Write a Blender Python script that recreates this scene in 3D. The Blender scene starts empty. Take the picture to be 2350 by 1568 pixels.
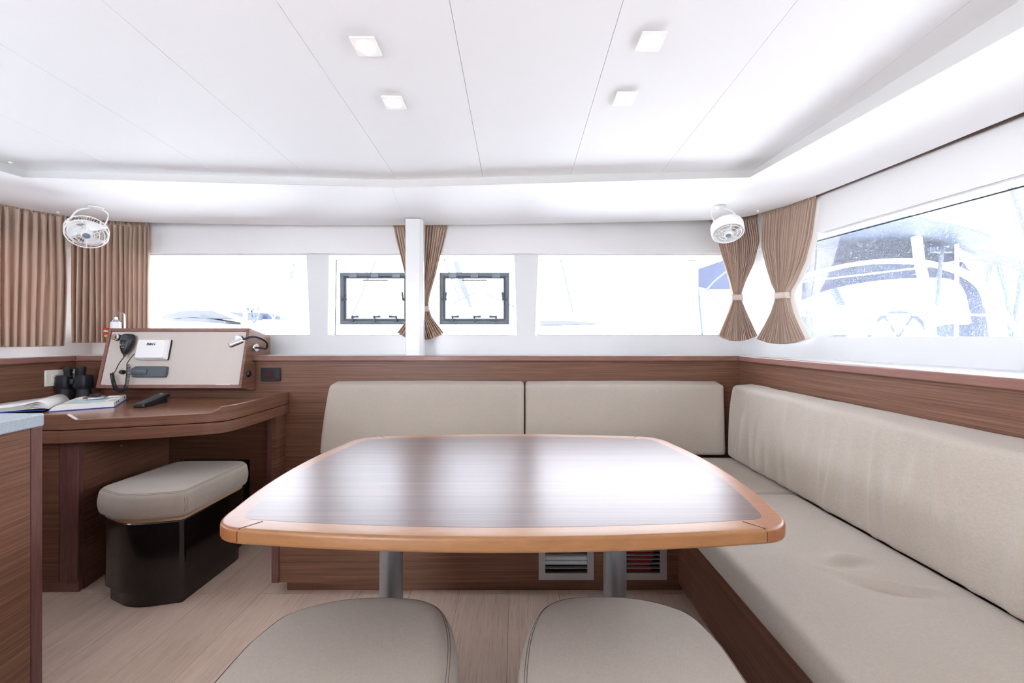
import bpy, math, random
from mathutils import Vector, Matrix, noise
PI = math.pi
random.seed(7)
sc = bpy.context.scene
C = sc.collection

# ------------------------------------------------------------------ camera, world, light, exposure
F, CX, CY, EYE = 915.0, 1185.0, 775.0, 1.125      # focal length and principal point in pixels of the 2350 x 1568 frame
cam_d = bpy.data.cameras.new('camera')
cam_d.sensor_width = 36.0
cam_d.lens = 36.0 * F / 2350
cam_d.shift_x = -(CX - 1175) / 2350
cam_d.shift_y = -(784 - CY) / 2350
cam_d.clip_start = 0.02
cam = bpy.data.objects.new('camera', cam_d)
cam.location = (0, 0, EYE)
cam.rotation_euler = (PI / 2, 0, 0)
C.objects.link(cam)
sc.camera = cam

world = bpy.data.worlds.new('sky')
sc.world = world
world.use_nodes = True
bg = world.node_tree.nodes['Background']
bg.inputs['Color'].default_value = (0.93, 0.96, 1.04, 1)
bg.inputs['Strength'].default_value = 9.0

sun_d = bpy.data.lights.new('sun', 'SUN')      # high sun from behind the boat: it lights the decks and the neighbours outside
sun_d.energy = 7
sun_d.angle = 0.01
sun_d.color = (1.0, 0.97, 0.93)
sun = bpy.data.objects.new('sun', sun_d)
sun.rotation_euler = (math.radians(44), 0, 0)
sun.location = (0, -6, 10)
C.objects.link(sun)

sc.view_settings.view_transform = 'Standard'
sc.view_settings.look = 'None'
sc.view_settings.gamma = 1
sc.view_settings.use_curve_mapping = False
sc.view_settings.exposure = 0.50
sc.cycles.max_bounces = 12
sc.cycles.diffuse_bounces = 8
sc.cycles.transparent_max_bounces = 16
sc.cycles.sample_clamp_indirect = 8


# ------------------------------------------------------------------ photo measuring helpers
def P(px, py, y):                       # the point seen at a pixel, at depth y
    return Vector(((px - CX) / F * y, y, EYE - (py - CY) / F * y))


# ------------------------------------------------------------------ materials
def mat(name, col=(0.8, 0.8, 0.8), rough=0.5, metal=0.0, coat=0.0, spec=0.5, emit=None, estr=0.0):
    m = bpy.data.materials.new(name)
    m.use_nodes = True
    b = m.node_tree.nodes['Principled BSDF']
    b.inputs['Base Color'].default_value = (*col, 1)
    b.inputs['Roughness'].default_value = rough
    b.inputs['Metallic'].default_value = metal
    b.inputs['Coat Weight'].default_value = coat
    b.inputs['Coat Roughness'].default_value = 0.08
    b.inputs['Specular IOR Level'].default_value = spec
    if emit:
        b.inputs['Emission Color'].default_value = (*emit, 1)
        b.inputs['Emission Strength'].default_value = estr
    return m


def nodes(m):
    nt = m.node_tree
    return nt, nt.nodes, nt.links, nt.nodes['Principled BSDF']


def tex(m, scale, coord='Object'):
    nt, N, L, b = nodes(m)
    tc = N.new('ShaderNodeTexCoord')
    mp = N.new('ShaderNodeMapping')
    mp.inputs['Scale'].default_value = scale
    L.new(tc.outputs[coord], mp.inputs['Vector'])
    return mp


def ramp(m, src, stops):
    nt, N, L, b = nodes(m)
    r = N.new('ShaderNodeValToRGB')
    e = r.color_ramp.elements
    while len(e) < len(stops):
        e.new(0.5)
    for i, (p, c) in enumerate(stops):
        e[i].position = p
        e[i].color = (*c, 1)
    L.new(src, r.inputs['Fac'])
    return r


def noisetex(m, vec, detail=3, rough=0.6, scale=1.0):
    nt, N, L, b = nodes(m)
    n = N.new('ShaderNodeTexNoise')
    n.inputs['Scale'].default_value = scale
    n.inputs['Detail'].default_value = detail
    n.inputs['Roughness'].default_value = rough
    L.new(vec, n.inputs['Vector'])
    return n


def mixc(m, a, b_, fac, mode='MIX'):
    nt, N, L, b = nodes(m)
    x = N.new('ShaderNodeMix')
    x.data_type = 'RGBA'
    x.blend_type = mode
    for sock, v in ((x.inputs[6], a), (x.inputs[7], b_), (x.inputs[0], fac)):
        if isinstance(v, (int, float)):
            sock.default_value = v
        elif isinstance(v, tuple):
            sock.default_value = (*v, 1)
        else:
            L.new(v, sock)
    return x.outputs[2]


def bump(m, height, strength=0.1, dist=0.001):
    nt, N, L, b = nodes(m)
    bp = N.new('ShaderNodeBump')
    bp.inputs['Strength'].default_value = strength
    bp.inputs['Distance'].default_value = dist
    L.new(height, bp.inputs['Height'])
    L.new(bp.outputs['Normal'], b.inputs['Normal'])


def wood(name, dark, mid, light, axis='X', across=230, along=1.6, rough=0.42, coat=0.0, contrast=1.0, face=None, blotch=0.5):
    m = mat(name, mid, rough, coat=coat)
    nt, N, L, b = nodes(m)
    i = 'XYZ'.index(axis)
    s1 = [across] * 3
    s1[i] = along
    s2 = [across * 0.28] * 3
    s2[i] = along * 0.5
    s3 = [across * 0.05] * 3
    s3[i] = along * 0.3
    if face:                                   # veneer facing one way: no grain change through its thickness
        j = 'XYZ'.index(face)
        s1[j], s2[j], s3[j] = 3, 1.5, 1
    n1 = noisetex(m, tex(m, s1).outputs[0], 3, 0.65)
    n2 = noisetex(m, tex(m, s2).outputs[0], 4, 0.7)
    n3 = noisetex(m, tex(m, s3).outputs[0], 2, 0.5)
    k = 0.13 / contrast
    r1 = ramp(m, n1.outputs['Fac'], [(0.5 - k, dark), (0.5, mid), (0.5 + k, light)])
    r2 = ramp(m, n2.outputs['Fac'], [(0.5 - k, dark), (0.5, mid), (0.5 + k, light)])
    r3 = ramp(m, n3.outputs['Fac'], [(0.3, tuple(c * 0.86 for c in mid)), (0.7, tuple(min(1, c * 1.1) for c in mid))])
    c = mixc(m, r1.outputs[0], r2.outputs[0], blotch)
    c = mixc(m, c, r3.outputs[0], 0.3)
    L.new(c, b.inputs['Base Color'])
    bump(m, n1.outputs['Fac'], 0.06, 0.0006)
    return m


WD, WM, WL = (0.085, 0.036, 0.021), (0.172, 0.078, 0.046), (0.265, 0.132, 0.082)
M = {}
M['wood_x'] = wood('veneer_grain_x', WD, WM, WL, 'X', across=330, along=2.2, contrast=1.6, face='Y', blotch=0.36)
M['wood_y'] = wood('veneer_grain_y', WD, WM, WL, 'Y', across=330, along=2.2, contrast=1.6, face='X', blotch=0.36)
M['veneer_fine'] = wood('desk_veneer', (0.14, 0.058, 0.033), (0.225, 0.10, 0.057), (0.30, 0.145, 0.087), 'X', 260, 2.2, 0.20, 0.0, 1.2)
M['desk_v'] = wood('desk_veneer_upright', (0.10, 0.042, 0.026), (0.18, 0.082, 0.050), (0.25, 0.125, 0.08), 'X', 330, 2.2, 0.30, 0.0, 1.5, 'Y', 0.36)
M['trim_x'] = wood('trim_grain_x', (0.19, 0.085, 0.066), (0.25, 0.118, 0.092), (0.30, 0.15, 0.12), 'X', 160, 12, 0.38, 0.2)
M['trim_y'] = wood('trim_grain_y', (0.19, 0.085, 0.066), (0.25, 0.118, 0.092), (0.30, 0.15, 0.12), 'Y', 160, 12, 0.38, 0.2)
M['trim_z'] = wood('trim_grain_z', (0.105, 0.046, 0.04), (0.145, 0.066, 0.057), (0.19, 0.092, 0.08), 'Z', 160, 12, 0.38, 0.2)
M['table_veneer'] = wood('table_veneer', (0.08, 0.045, 0.038), (0.125, 0.072, 0.060), (0.18, 0.11, 0.09), 'X', 210, 1.5, 0.30, 0.0)
M['table_veneer'].node_tree.nodes['Principled BSDF'].inputs['Specular IOR Level'].default_value = 0.36
M['beech'] = wood('stained_beech', (0.25, 0.115, 0.045), (0.30, 0.142, 0.056), (0.36, 0.175, 0.073), 'X', 90, 14, 0.33, 0.0)
M['beech_red'] = wood('reddish_beech', (0.22, 0.082, 0.03), (0.27, 0.105, 0.038), (0.32, 0.13, 0.05), 'X', 90, 14, 0.33, 0.0)
M['ply'] = mat('plywood_edge', (0.55, 0.36, 0.19), 0.5)
M['seam_dark'] = mat('joint_line', (0.03, 0.015, 0.01), 0.6)


def gelcoat(name, col, rough):
    m = mat(name, col, rough)
    n = noisetex(m, tex(m, (6, 6, 6)).outputs[0], 3)
    bump(m, n.outputs['Fac'], 0.05, 0.004)
    return m


M['gel'] = gelcoat('gelcoat_white', (0.71, 0.715, 0.72), 0.24)
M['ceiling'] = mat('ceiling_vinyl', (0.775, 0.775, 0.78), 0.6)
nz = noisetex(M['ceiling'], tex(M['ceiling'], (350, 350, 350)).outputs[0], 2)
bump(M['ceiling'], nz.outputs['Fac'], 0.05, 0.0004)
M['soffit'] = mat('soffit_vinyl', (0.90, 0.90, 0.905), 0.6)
M['fascia'] = mat('fascia_shaded_white', (0.66, 0.66, 0.645), 0.55)  # greyer than the ceiling: the fascia's shade is put into its colour
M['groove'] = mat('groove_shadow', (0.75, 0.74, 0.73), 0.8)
M['valance'] = mat('valance_vinyl', (0.77, 0.77, 0.765), 0.55)
M['white_plastic'] = mat('white_plastic', (0.84, 0.84, 0.83), 0.3)
M['ivory'] = mat('ivory_plastic', (0.78, 0.76, 0.68), 0.35)
M['grey_plastic'] = mat('grey_plastic', (0.085, 0.10, 0.12), 0.5)
M['black_plastic'] = mat('black_plastic', (0.014, 0.016, 0.02), 0.35)
M['black_rubber'] = mat('black_rubber', (0.012, 0.015, 0.022), 0.55)
M['black_gloss'] = mat('black_lacquer', (0.006, 0.005, 0.006), 0.16, coat=0.3)
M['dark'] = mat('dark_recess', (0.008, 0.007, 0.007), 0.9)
M['chrome'] = mat('chrome', (0.86, 0.86, 0.87), 0.08, 1.0)
M['steel'] = mat('brushed_steel', (0.62, 0.66, 0.72), 0.28, 1.0)
M['alu'] = mat('satin_aluminium', (0.52, 0.53, 0.55), 0.42, 0.6)
M['leg_metal'] = mat('hammered_grey_leg', (0.42, 0.45, 0.48), 0.38, 0.75)
nz = noisetex(M['leg_metal'], tex(M['leg_metal'], (300, 300, 300)).outputs[0], 2)
bump(M['leg_metal'], nz.outputs['Fac'], 0.3, 0.0006)
M['frame_grey'] = mat('hatch_frame_grey', (0.085, 0.115, 0.145), 0.45)
M['frame_light'] = mat('hatch_frame_light_grey', (0.16, 0.19, 0.22), 0.45)
M['hinge_grey'] = mat('hatch_hinge_grey', (0.25, 0.28, 0.33), 0.3)
M['gasket'] = mat('gasket', (0.03, 0.04, 0.055), 0.6)
M['tie'] = mat('cream_tieback', (0.62, 0.52, 0.45), 0.8)
M['lining'] = mat('curtain_lining', (0.85, 0.82, 0.79), 0.9)
M['rail_brown'] = mat('curtain_rail_brown', (0.09, 0.05, 0.035), 0.5)
M['hub_blue'] = mat('fan_hub_grey', (0.18, 0.23, 0.29), 0.35)
M['paper'] = mat('paper', (0.83, 0.82, 0.80), 0.8)
M['cover_blue'] = mat('book_cover_blue', (0.02, 0.09, 0.48), 0.4)
M['red'] = mat('red', (0.62, 0.03, 0.025), 0.5)
M['yellow'] = mat('yellow', (0.75, 0.45, 0.06), 0.5)
M['green_led'] = mat('green_key', (0.35, 0.65, 0.08), 0.4)
M['tab_green'] = mat('tab_green', (0.02, 0.3, 0.18), 0.5)
M['tab_maroon'] = mat('tab_maroon', (0.2, 0.03, 0.03), 0.5)
M['lamp'] = mat('lamp_diffuser', (1, 0.96, 0.9), 0.4, emit=(1, 0.86, 0.68), estr=9)
M['screen'] = mat('dark_red_screen', (0.05, 0.02, 0.02), 0.25)


def fabric(name, col, sc1=900, var=0.16):
    m = mat(name, col, 0.92, spec=0.2)
    nt, N, L, b = nodes(m)
    hi = tuple(min(1, c * (1 + var)) for c in col)
    lo = tuple(c * (1 - var) for c in col)
    n1 = noisetex(m, tex(m, (sc1, sc1 * 0.12, sc1 * 0.25)).outputs[0], 1)
    n2 = noisetex(m, tex(m, (sc1 * 0.12, sc1, sc1 * 0.9)).outputs[0], 1)
    n3 = noisetex(m, tex(m, (5, 5, 5)).outputs[0], 3)
    r1 = ramp(m, n1.outputs['Fac'], [(0.3, lo), (0.7, hi)])
    r2 = ramp(m, n2.outputs['Fac'], [(0.3, lo), (0.7, hi)])
    r3 = ramp(m, n3.outputs['Fac'], [(0.3, tuple(c * 0.93 for c in col)), (0.7, tuple(c * 1.05 for c in col))])
    c = mixc(m, r1.outputs[0], r2.outputs[0], 0.5)
    c = mixc(m, c, r3.outputs[0], 0.35)
    L.new(c, b.inputs['Base Color'])
    c2 = mixc(m, n1.outputs['Fac'], n2.outputs['Fac'], 0.5)
    bump(m, c2, 0.25, 0.0008)
    b.inputs['Sheen Weight'].default_value = 0.15
    return m


M['fabric'] = fabric('taupe_fabric', (0.44, 0.387, 0.33))
M['stitch'] = mat('stitching', (0.21, 0.165, 0.14), 0.9)
M['laminate'] = fabric('beige_laminate', (0.60, 0.54, 0.49), 500, 0.03)
M['laminate'].node_tree.nodes['Principled BSDF'].inputs['Roughness'].default_value = 0.5


def curtain_mat():
    m = fabric('curtain_cloth', (0.60, 0.46, 0.365), 700, 0.06)
    nt, N, L, b = nodes(m)
    out = [n for n in N if n.type == 'OUTPUT_MATERIAL'][0]
    tr = N.new('ShaderNodeBsdfTranslucent')
    tr.inputs['Color'].default_value = (0.55, 0.36, 0.26, 1)
    mx = N.new('ShaderNodeMixShader')
    mx.inputs[0].default_value = 0.22
    L.new(b.outputs[0], mx.inputs[1])
    L.new(tr.outputs[0], mx.inputs[2])
    L.new(mx.outputs[0], out.inputs['Surface'])
    return m


M['curtain'] = curtain_mat()


def floor_mat():
    m = mat('vinyl_plank_floor', (0.45, 0.33, 0.25), 0.42)
    nt, N, L, b = nodes(m)
    tc = N.new('ShaderNodeTexCoord')
    sp = N.new('ShaderNodeSeparateXYZ')
    cb = N.new('ShaderNodeCombineXYZ')
    L.new(tc.outputs['Object'], sp.inputs[0])
    L.new(sp.outputs['Y'], cb.inputs['X'])
    L.new(sp.outputs['X'], cb.inputs['Y'])
    mp = N.new('ShaderNodeMapping')
    mp.inputs['Location'].default_value = (0.35, 0.186 + 0.218 * 20, 0)
    L.new(cb.outputs[0], mp.inputs[0])
    br = N.new('ShaderNodeTexBrick')
    br.inputs['Color1'].default_value = (0.80, 0.63, 0.51, 1)
    br.inputs['Color2'].default_value = (0.71, 0.55, 0.44, 1)
    br.inputs['Mortar'].default_value = (0.34, 0.24, 0.18, 1)
    br.inputs['Scale'].default_value = 1
    br.inputs['Mortar Size'].default_value = 0.0009
    br.inputs['Brick Width'].default_value = 1.25
    br.inputs['Row Height'].default_value = 0.218
    L.new(mp.outputs[0], br.inputs['Vector'])
    n1 = noisetex(m, tex(m, (200, 7, 1)).outputs[0], 4, 0.7)
    n2 = noisetex(m, tex(m, (26, 1.6, 1)).outputs[0], 5, 0.7)
    r1 = ramp(m, n1.outputs['Fac'], [(0.3, (0.62, 0.58, 0.56)), (0.50, (1, 1, 1)), (0.75, (1.0, 1.0, 1.0))])
    r2 = ramp(m, n2.outputs['Fac'], [(0.28, (0.86, 0.84, 0.82)), (0.6, (1, 1, 1))])
    c = mixc(m, br.outputs['Color'], r1.outputs[0], 0.7, 'MULTIPLY')
    c = mixc(m, c, r2.outputs[0], 0.8, 'MULTIPLY')
    L.new(c, b.inputs['Base Color'])
    bump(m, n1.outputs['Fac'], 0.08, 0.0005)
    return m


M['floor'] = floor_mat()


def speckle():
    m = mat('composite_worktop', (0.40, 0.45, 0.50), 0.35)
    nt, N, L, b = nodes(m)
    n = noisetex(m, tex(m, (700, 700, 700)).outputs[0], 1)
    r = ramp(m, n.outputs['Fac'], [(0.3, (0.33, 0.38, 0.43)), (0.55, (0.40, 0.45, 0.50)), (0.68, (0.47, 0.52, 0.57)), (0.72, (0.75, 0.78, 0.8))])
    L.new(r.outputs[0], b.inputs['Base Color'])
    return m


M['worktop'] = speckle()


def glass(name, dirt=0.0, tint=(0.97, 0.985, 1.0)):
    m = bpy.data.materials.new(name)
    m.use_nodes = True
    nt = m.node_tree
    N, L = nt.nodes, nt.links
    N.clear()
    out = N.new('ShaderNodeOutputMaterial')
    t = N.new('ShaderNodeBsdfTransparent')
    t.inputs[0].default_value = (*tint, 1)
    g = N.new('ShaderNodeBsdfGlossy')
    g.inputs['Roughness'].default_value = 0.02
    fr = N.new('ShaderNodeFresnel')
    fr.inputs[0].default_value = 1.35
    mx = N.new('ShaderNodeMixShader')
    L.new(fr.outputs[0], mx.inputs[0])
    L.new(t.outputs[0], mx.inputs[1])
    L.new(g.outputs[0], mx.inputs[2])
    last = mx
    if dirt:
        tl = N.new('ShaderNodeBsdfTranslucent')
        tl.inputs[0].default_value = (0.95, 0.97, 1, 1)
        tc = N.new('ShaderNodeTexCoord')
        n1 = N.new('ShaderNodeTexNoise')
        n1.inputs['Scale'].default_value = 190
        n1.inputs['Detail'].default_value = 1
        L.new(tc.outputs['Object'], n1.inputs['Vector'])
        r1 = N.new('ShaderNodeValToRGB')
        e = r1.color_ramp.elements
        e[0].position = 0.63
        e[0].color = (dirt, dirt, dirt, 1)
        e[1].position = 0.70
        e[1].color = (dirt + 0.09, dirt + 0.09, dirt + 0.09, 1)
        L.new(n1.outputs['Fac'], r1.inputs[0])
        m2 = N.new('ShaderNodeMixShader')
        L.new(r1.outputs[0], m2.inputs[0])
        L.new(mx.outputs[0], m2.inputs[1])
        L.new(tl.outputs[0], m2.inputs[2])
        last = m2
    L.new(last.outputs[0], out.inputs['Surface'])
    return m


M['glass'] = glass('window_glass', 0.0)
M['glass_dirty'] = glass('salt_sprayed_glass', 0.012)
M['blade'] = mat('fan_blade', (0.80, 0.80, 0.80), 0.4)
# outside
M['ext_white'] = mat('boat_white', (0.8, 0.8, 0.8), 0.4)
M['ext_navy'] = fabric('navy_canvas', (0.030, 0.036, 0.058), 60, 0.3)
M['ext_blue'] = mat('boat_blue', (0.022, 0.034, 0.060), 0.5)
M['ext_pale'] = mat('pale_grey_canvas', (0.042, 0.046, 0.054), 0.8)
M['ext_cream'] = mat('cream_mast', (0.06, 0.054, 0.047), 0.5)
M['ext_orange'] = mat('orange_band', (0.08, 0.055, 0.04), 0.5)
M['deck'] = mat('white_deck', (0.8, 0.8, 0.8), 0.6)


# ------------------------------------------------------------------ mesh builder
class MB:
    def __init__(s):
        s.v, s.f = [], []

    def add(s, vs, fs):
        k = len(s.v)
        s.v += [Vector(p) for p in vs]
        s.f += [[i + k for i in f] for f in fs]
        return s

    def box(s, x0, x1, y0, y1, z0, z1, mtx=None):
        vs = [Vector((x, y, z)) for z in (z0, z1) for y in (y0, y1) for x in (x0, x1)]
        if mtx is not None:
            vs = [mtx @ p for p in vs]
        return s.add(vs, [(0, 2, 3, 1), (4, 5, 7, 6), (0, 1, 5, 4), (1, 3, 7, 5), (3, 2, 6, 7), (2, 0, 4, 6)])

    def prism(s, poly, e0, e1, mtx=None):      # polygon (3-D points) swept from offset e0 to offset e1 (vectors)
        n = len(poly)
        e0, e1 = Vector(e0), Vector(e1)
        vs = [Vector(p) + e0 for p in poly] + [Vector(p) + e1 for p in poly]
        if mtx is not None:
            vs = [mtx @ p for p in vs]
        fs = [list(range(n))[::-1], [i + n for i in range(n)]]
        fs += [(i, (i + 1) % n, (i + 1) % n + n, i + n) for i in range(n)]
        return s.add(vs, fs)

    def hexa(s, a, b):                         # two quads (4 points each) joined to a solid
        return s.add(list(a) + list(b), [(3, 2, 1, 0), (4, 5, 6, 7), (0, 1, 5, 4), (1, 2, 6, 5), (2, 3, 7, 6), (3, 0, 4, 7)])

    def tube(s, path, r, n=8, closed=False, flat=1.0):
        path = [Vector(p) for p in path]
        m = len(path)
        vs, fs = [], []
        prev = None
        for i, p in enumerate(path):
            if closed:
                t = path[(i + 1) % m] - path[i - 1]
            else:
                t = path[min(i + 1, m - 1)] - path[max(i - 1, 0)]
            t.normalize()
            if prev is None:
                a = Vector((0, 0, 1)) if abs(t.z) < 0.9 else Vector((1, 0, 0))
                u = t.cross(a).normalized()
            else:
                u = (prev - t * prev.dot(t)).normalized()
            prev = u
            w = t.cross(u)
            rr = r[i] if isinstance(r, (list, tuple)) else r
            for k in range(n):
                a = 2 * PI * k / n
                vs.append(p + u * rr * math.cos(a) + w * rr * flat * math.sin(a))
        rng = m if closed else m - 1
        for i in range(rng):
            j = (i + 1) % m
            for k in range(n):
                fs.append((i * n + k, i * n + (k + 1) % n, j * n + (k + 1) % n, j * n + k))
        if not closed:
            fs.append(list(range(n))[::-1])
            fs.append([(m - 1) * n + k for k in range(n)])
        return s.add(vs, fs)

    def lathe(s, prof, n=32, mtx=None, cap=True):   # prof: (radius, z)
        vs, fs = [], []
        for r, z in prof:
            for k in range(n):
                a = 2 * PI * k / n
                vs.append(Vector((r * math.cos(a), r * math.sin(a), z)))
        for i in range(len(prof) - 1):
            for k in range(n):
                fs.append((i * n + k, i * n + (k + 1) % n, (i + 1) * n + (k + 1) % n, (i + 1) * n + k))
        if cap:
            fs.append(list(range(n))[::-1])
            fs.append([(len(prof) - 1) * n + k for k in range(n)])
        if mtx is not None:
            vs = [mtx @ p for p in vs]
        return s.add(vs, fs)

    def grid(s, fn, nu, nv, wrap=False):
        vs = [Vector(fn(i / nu, j / nv)) for j in range(nv + 1) for i in range(nu + 1)]
        fs = [(j * (nu + 1) + i, j * (nu + 1) + i + 1, (j + 1) * (nu + 1) + i + 1, (j + 1) * (nu + 1) + i) for j in range(nv) for i in range(nu)]
        return s.add(vs, fs)

    def rings(s, rr, capb=True, capt=True):    # stacked closed rings with equal counts
        n = len(rr[0])
        vs = [p for r in rr for p in r]
        fs = []
        for i in range(len(rr) - 1):
            for k in range(n):
                fs.append((i * n + k, i * n + (k + 1) % n, (i + 1) * n + (k + 1) % n, (i + 1) * n + k))
        if capb:
            fs.append(list(range(n))[::-1])
        if capt:
            fs.append([(len(rr) - 1) * n + k for k in range(n)])
        return s.add(vs, fs)

    def roundbox(s, lo, hi, r, n=(10, 10, 4), fn=None):
        lo, hi = Vector(lo), Vector(hi)
        ax = []
        for i in range(3):
            L_ = hi[i] - lo[i]
            e = [r * q for q in (0, 0.12, 0.35, 0.65, 1.0)]
            mid = [r + (L_ - 2 * r) * k / n[i] for k in range(1, n[i])]
            ax.append([lo[i] + q for q in e] + [lo[i] + q for q in mid] + [hi[i] - q for q in e[::-1]])
        key = {}
        vs, fs = [], []

        def vid(i, j, k):
            if (i, j, k) not in key:
                p = Vector((ax[0][i], ax[1][j], ax[2][k]))
                c = Vector([min(max(p[q], lo[q] + r), hi[q] - r) for q in range(3)])
                d = p - c
                if d.length > 1e-9:
                    mx_ = max(abs(d[0]), abs(d[1]), abs(d[2]))
                    p = c + d.normalized() * mx_ if mx_ >= r * 0.999 else p
                if fn:
                    p = Vector(fn(p))
                key[(i, j, k)] = len(vs)
                vs.append(p)
            return key[(i, j, k)]
        nx, ny, nzz = len(ax[0]) - 1, len(ax[1]) - 1, len(ax[2]) - 1
        for i in range(nx):
            for j in range(ny):
                fs.append((vid(i, j, 0), vid(i, j + 1, 0), vid(i + 1, j + 1, 0), vid(i + 1, j, 0)))
                fs.append((vid(i, j, nzz), vid(i + 1, j, nzz), vid(i + 1, j + 1, nzz), vid(i, j + 1, nzz)))
        for i in range(nx):
            for k in range(nzz):
                fs.append((vid(i, 0, k), vid(i + 1, 0, k), vid(i + 1, 0, k + 1), vid(i, 0, k + 1)))
                fs.append((vid(i, ny, k), vid(i, ny, k + 1), vid(i + 1, ny, k + 1), vid(i + 1, ny, k)))
        for j in range(ny):
            for k in range(nzz):
                fs.append((vid(0, j, k), vid(0, j, k + 1), vid(0, j + 1, k + 1), vid(0, j + 1, k)))
                fs.append((vid(nx, j, k), vid(nx, j + 1, k), vid(nx, j + 1, k + 1), vid(nx, j, k + 1)))
        return s.add(vs, fs)


def root_loc(o):
    while o.parent:
        o = o.parent
    return Vector(o.location)


def build(mb, name, m, parent=None, smooth=False, bevel=0.0, solid=0.0, label=None, seg=2):
    me = bpy.data.meshes.new(name)
    if parent is not None:
        off = root_loc(parent)
    else:
        xs = [p.x for p in mb.v]
        ys = [p.y for p in mb.v]
        zs = [p.z for p in mb.v]
        off = Vector(((min(xs) + max(xs)) / 2, (min(ys) + max(ys)) / 2, min(zs)))
    me.from_pydata([p - off for p in mb.v], [], mb.f)
    me.materials.append(m)
    me.update()
    if smooth:
        for p in me.polygons:
            p.use_smooth = True
    o = bpy.data.objects.new(name, me)
    C.objects.link(o)
    if parent is not None:
        o.parent = parent
    else:
        o.location = off
    if solid:
        q = o.modifiers.new('thickness', 'SOLIDIFY')
        q.thickness = solid
    if bevel:
        q = o.modifiers.new('edge', 'BEVEL')
        q.width = bevel
        q.segments = seg
        q.limit_method = 'ANGLE'
        q.angle_limit = 0.6
    if smooth:
        try:
            me.set_sharp_from_angle(angle=math.radians(38))
        except Exception:
            pass
    if label:
        o['label'] = label
    return o


def thing(name, label, cat, loc, group=None):
    o = bpy.data.objects.new(name, None)
    o.empty_display_size = 0.05
    o.location = loc
    C.objects.link(o)
    tag(o, label, cat, group)
    return o


def tag(o, label, cat, group=None, kind=None):
    o['label'] = label
    o['category'] = cat
    if group:
        o['group'] = group
    if kind:
        o['kind'] = kind
    return o


def struct(mb, name, m, parent=None, **kw):
    o = build(mb, name, m, parent, **kw)
    if parent is None:
        o['kind'] = 'structure'
    return o


def copy_thing(root, loc, label=None):
    def rec(o, par):
        c = o.copy()
        C.objects.link(c)
        if par is not None:
            c.parent = par
        for ch in [q for q in list(bpy.data.objects) if q.parent == o]:
            rec(ch, c)
        return c
    r = rec(root, None)
    r.location = loc
    if label:
        r['label'] = label
    return r


def frame_to(axis, origin, up=(0, 0, 1)):          # matrix whose local Z points along axis
    z = Vector(axis).normalized()
    x = Vector(up).cross(z)
    if x.length < 1e-4:
        x = Vector((1, 0, 0))
    x.normalize()
    y = z.cross(x)
    m = Matrix((x, y, z)).transposed().to_4x4()
    m.translation = Vector(origin)
    return m


def resample(pts, n):
    pts = [Vector(p) for p in pts]
    d = [0]
    for a, b in zip(pts, pts[1:]):
        d.append(d[-1] + (b - a).length)
    out = []
    for i in range(n + 1):
        t = d[-1] * i / n
        k = 0
        while k < len(d) - 2 and d[k + 1] < t:
            k += 1
        f = (t - d[k]) / max(1e-9, d[k + 1] - d[k])
        out.append(pts[k].lerp(pts[k + 1], min(1, max(0, f))))
    return out


def catmull(pts, n=8, closed=False):
    pts = [Vector(p) for p in pts]
    m = len(pts)
    out = []
    rng = m if closed else m - 1
    for i in range(rng):
        if closed:
            a, b, c, d = pts[i - 1], pts[i], pts[(i + 1) % m], pts[(i + 2) % m]
        else:
            a, b, c, d = pts[max(i - 1, 0)], pts[i], pts[i + 1], pts[min(i + 2, m - 1)]
        for k in range(n):
            t = k / n
            out.append(0.5 * ((2 * b) + (c - a) * t + (2 * a - 5 * b + 4 * c - d) * t * t + (3 * b - a - 3 * c + d) * t ** 3))
    if not closed:
        out.append(pts[-1])
    return out


def rounded(poly, radii, n=8):                     # round the corners of a 2-D polygon
    out = []
    m = len(poly)
    for i in range(m):
        p = Vector(poly[i][:2])
        a = Vector(poly[i - 1][:2])
        b = Vector(poly[(i + 1) % m][:2])
        r = radii[i] if isinstance(radii, (list, tuple)) else radii
        if r <= 0:
            out.append(p)
            continue
        u, v = (a - p).normalized(), (b - p).normalized()
        ang = u.angle(v)
        d = min(r / math.tan(ang / 2), (a - p).length * 0.49, (b - p).length * 0.49)
        s, e = p + u * d, p + v * d
        for k in range(n + 1):
            t = k / n
            out.append((1 - t) ** 2 * s + 2 * t * (1 - t) * p + t * t * e)
    return out


def inset(poly, d):
    n = len(poly)
    area = sum(poly[i - 1].x * poly[i].y - poly[i].x * poly[i - 1].y for i in range(n))
    sg = 1 if area > 0 else -1
    out = []
    for i in range(n):
        t = (poly[(i + 1) % n] - poly[i - 1]).normalized()
        out.append(poly[i] + Vector((-t.y, t.x)) * d * sg)
    return out


def up3(poly, z):
    return [Vector((p.x, p.y, z)) for p in poly]


def cushion(mb, poly, z0, z1, rb, rt, dome=0.0, bulge=0.0):
    rr = []
    c = Vector((sum(p.x for p in poly) / len(poly), sum(p.y for p in poly) / len(poly)))
    for k in range(5):
        a = k / 4 * PI / 2
        rr.append(up3(inset(poly, rb * (1 - math.sin(a))), z0 + rb * (1 - math.cos(a))))
    for k in range(1, 5):
        t = k / 5
        rr.append(up3(inset(poly, -bulge * math.sin(PI * t)), z0 + rb + (z1 - rt - z0 - rb) * t))
    for k in range(7):
        a = k / 6 * PI / 2
        rr.append(up3(inset(poly, rt * (1 - math.cos(a))), z1 - rt + rt * math.sin(a)))
    ip = inset(poly, rt)
    for k in range(1, 9):
        t = k / 8
        ring = [p.lerp(c, t * 0.98) for p in ip]
        rr.append(up3(ring, z1 + dome * (1 - (1 - t) ** 2)))
    return mb.rings(rr)


# ------------------------------------------------------------------ the setting
XR, XL, YF = 1.345, -2.65, 2.40          # faces of the wood wall panels
Z_CAP, Z_CAPB = EYE - 0.108, EYE - 0.140


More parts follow.
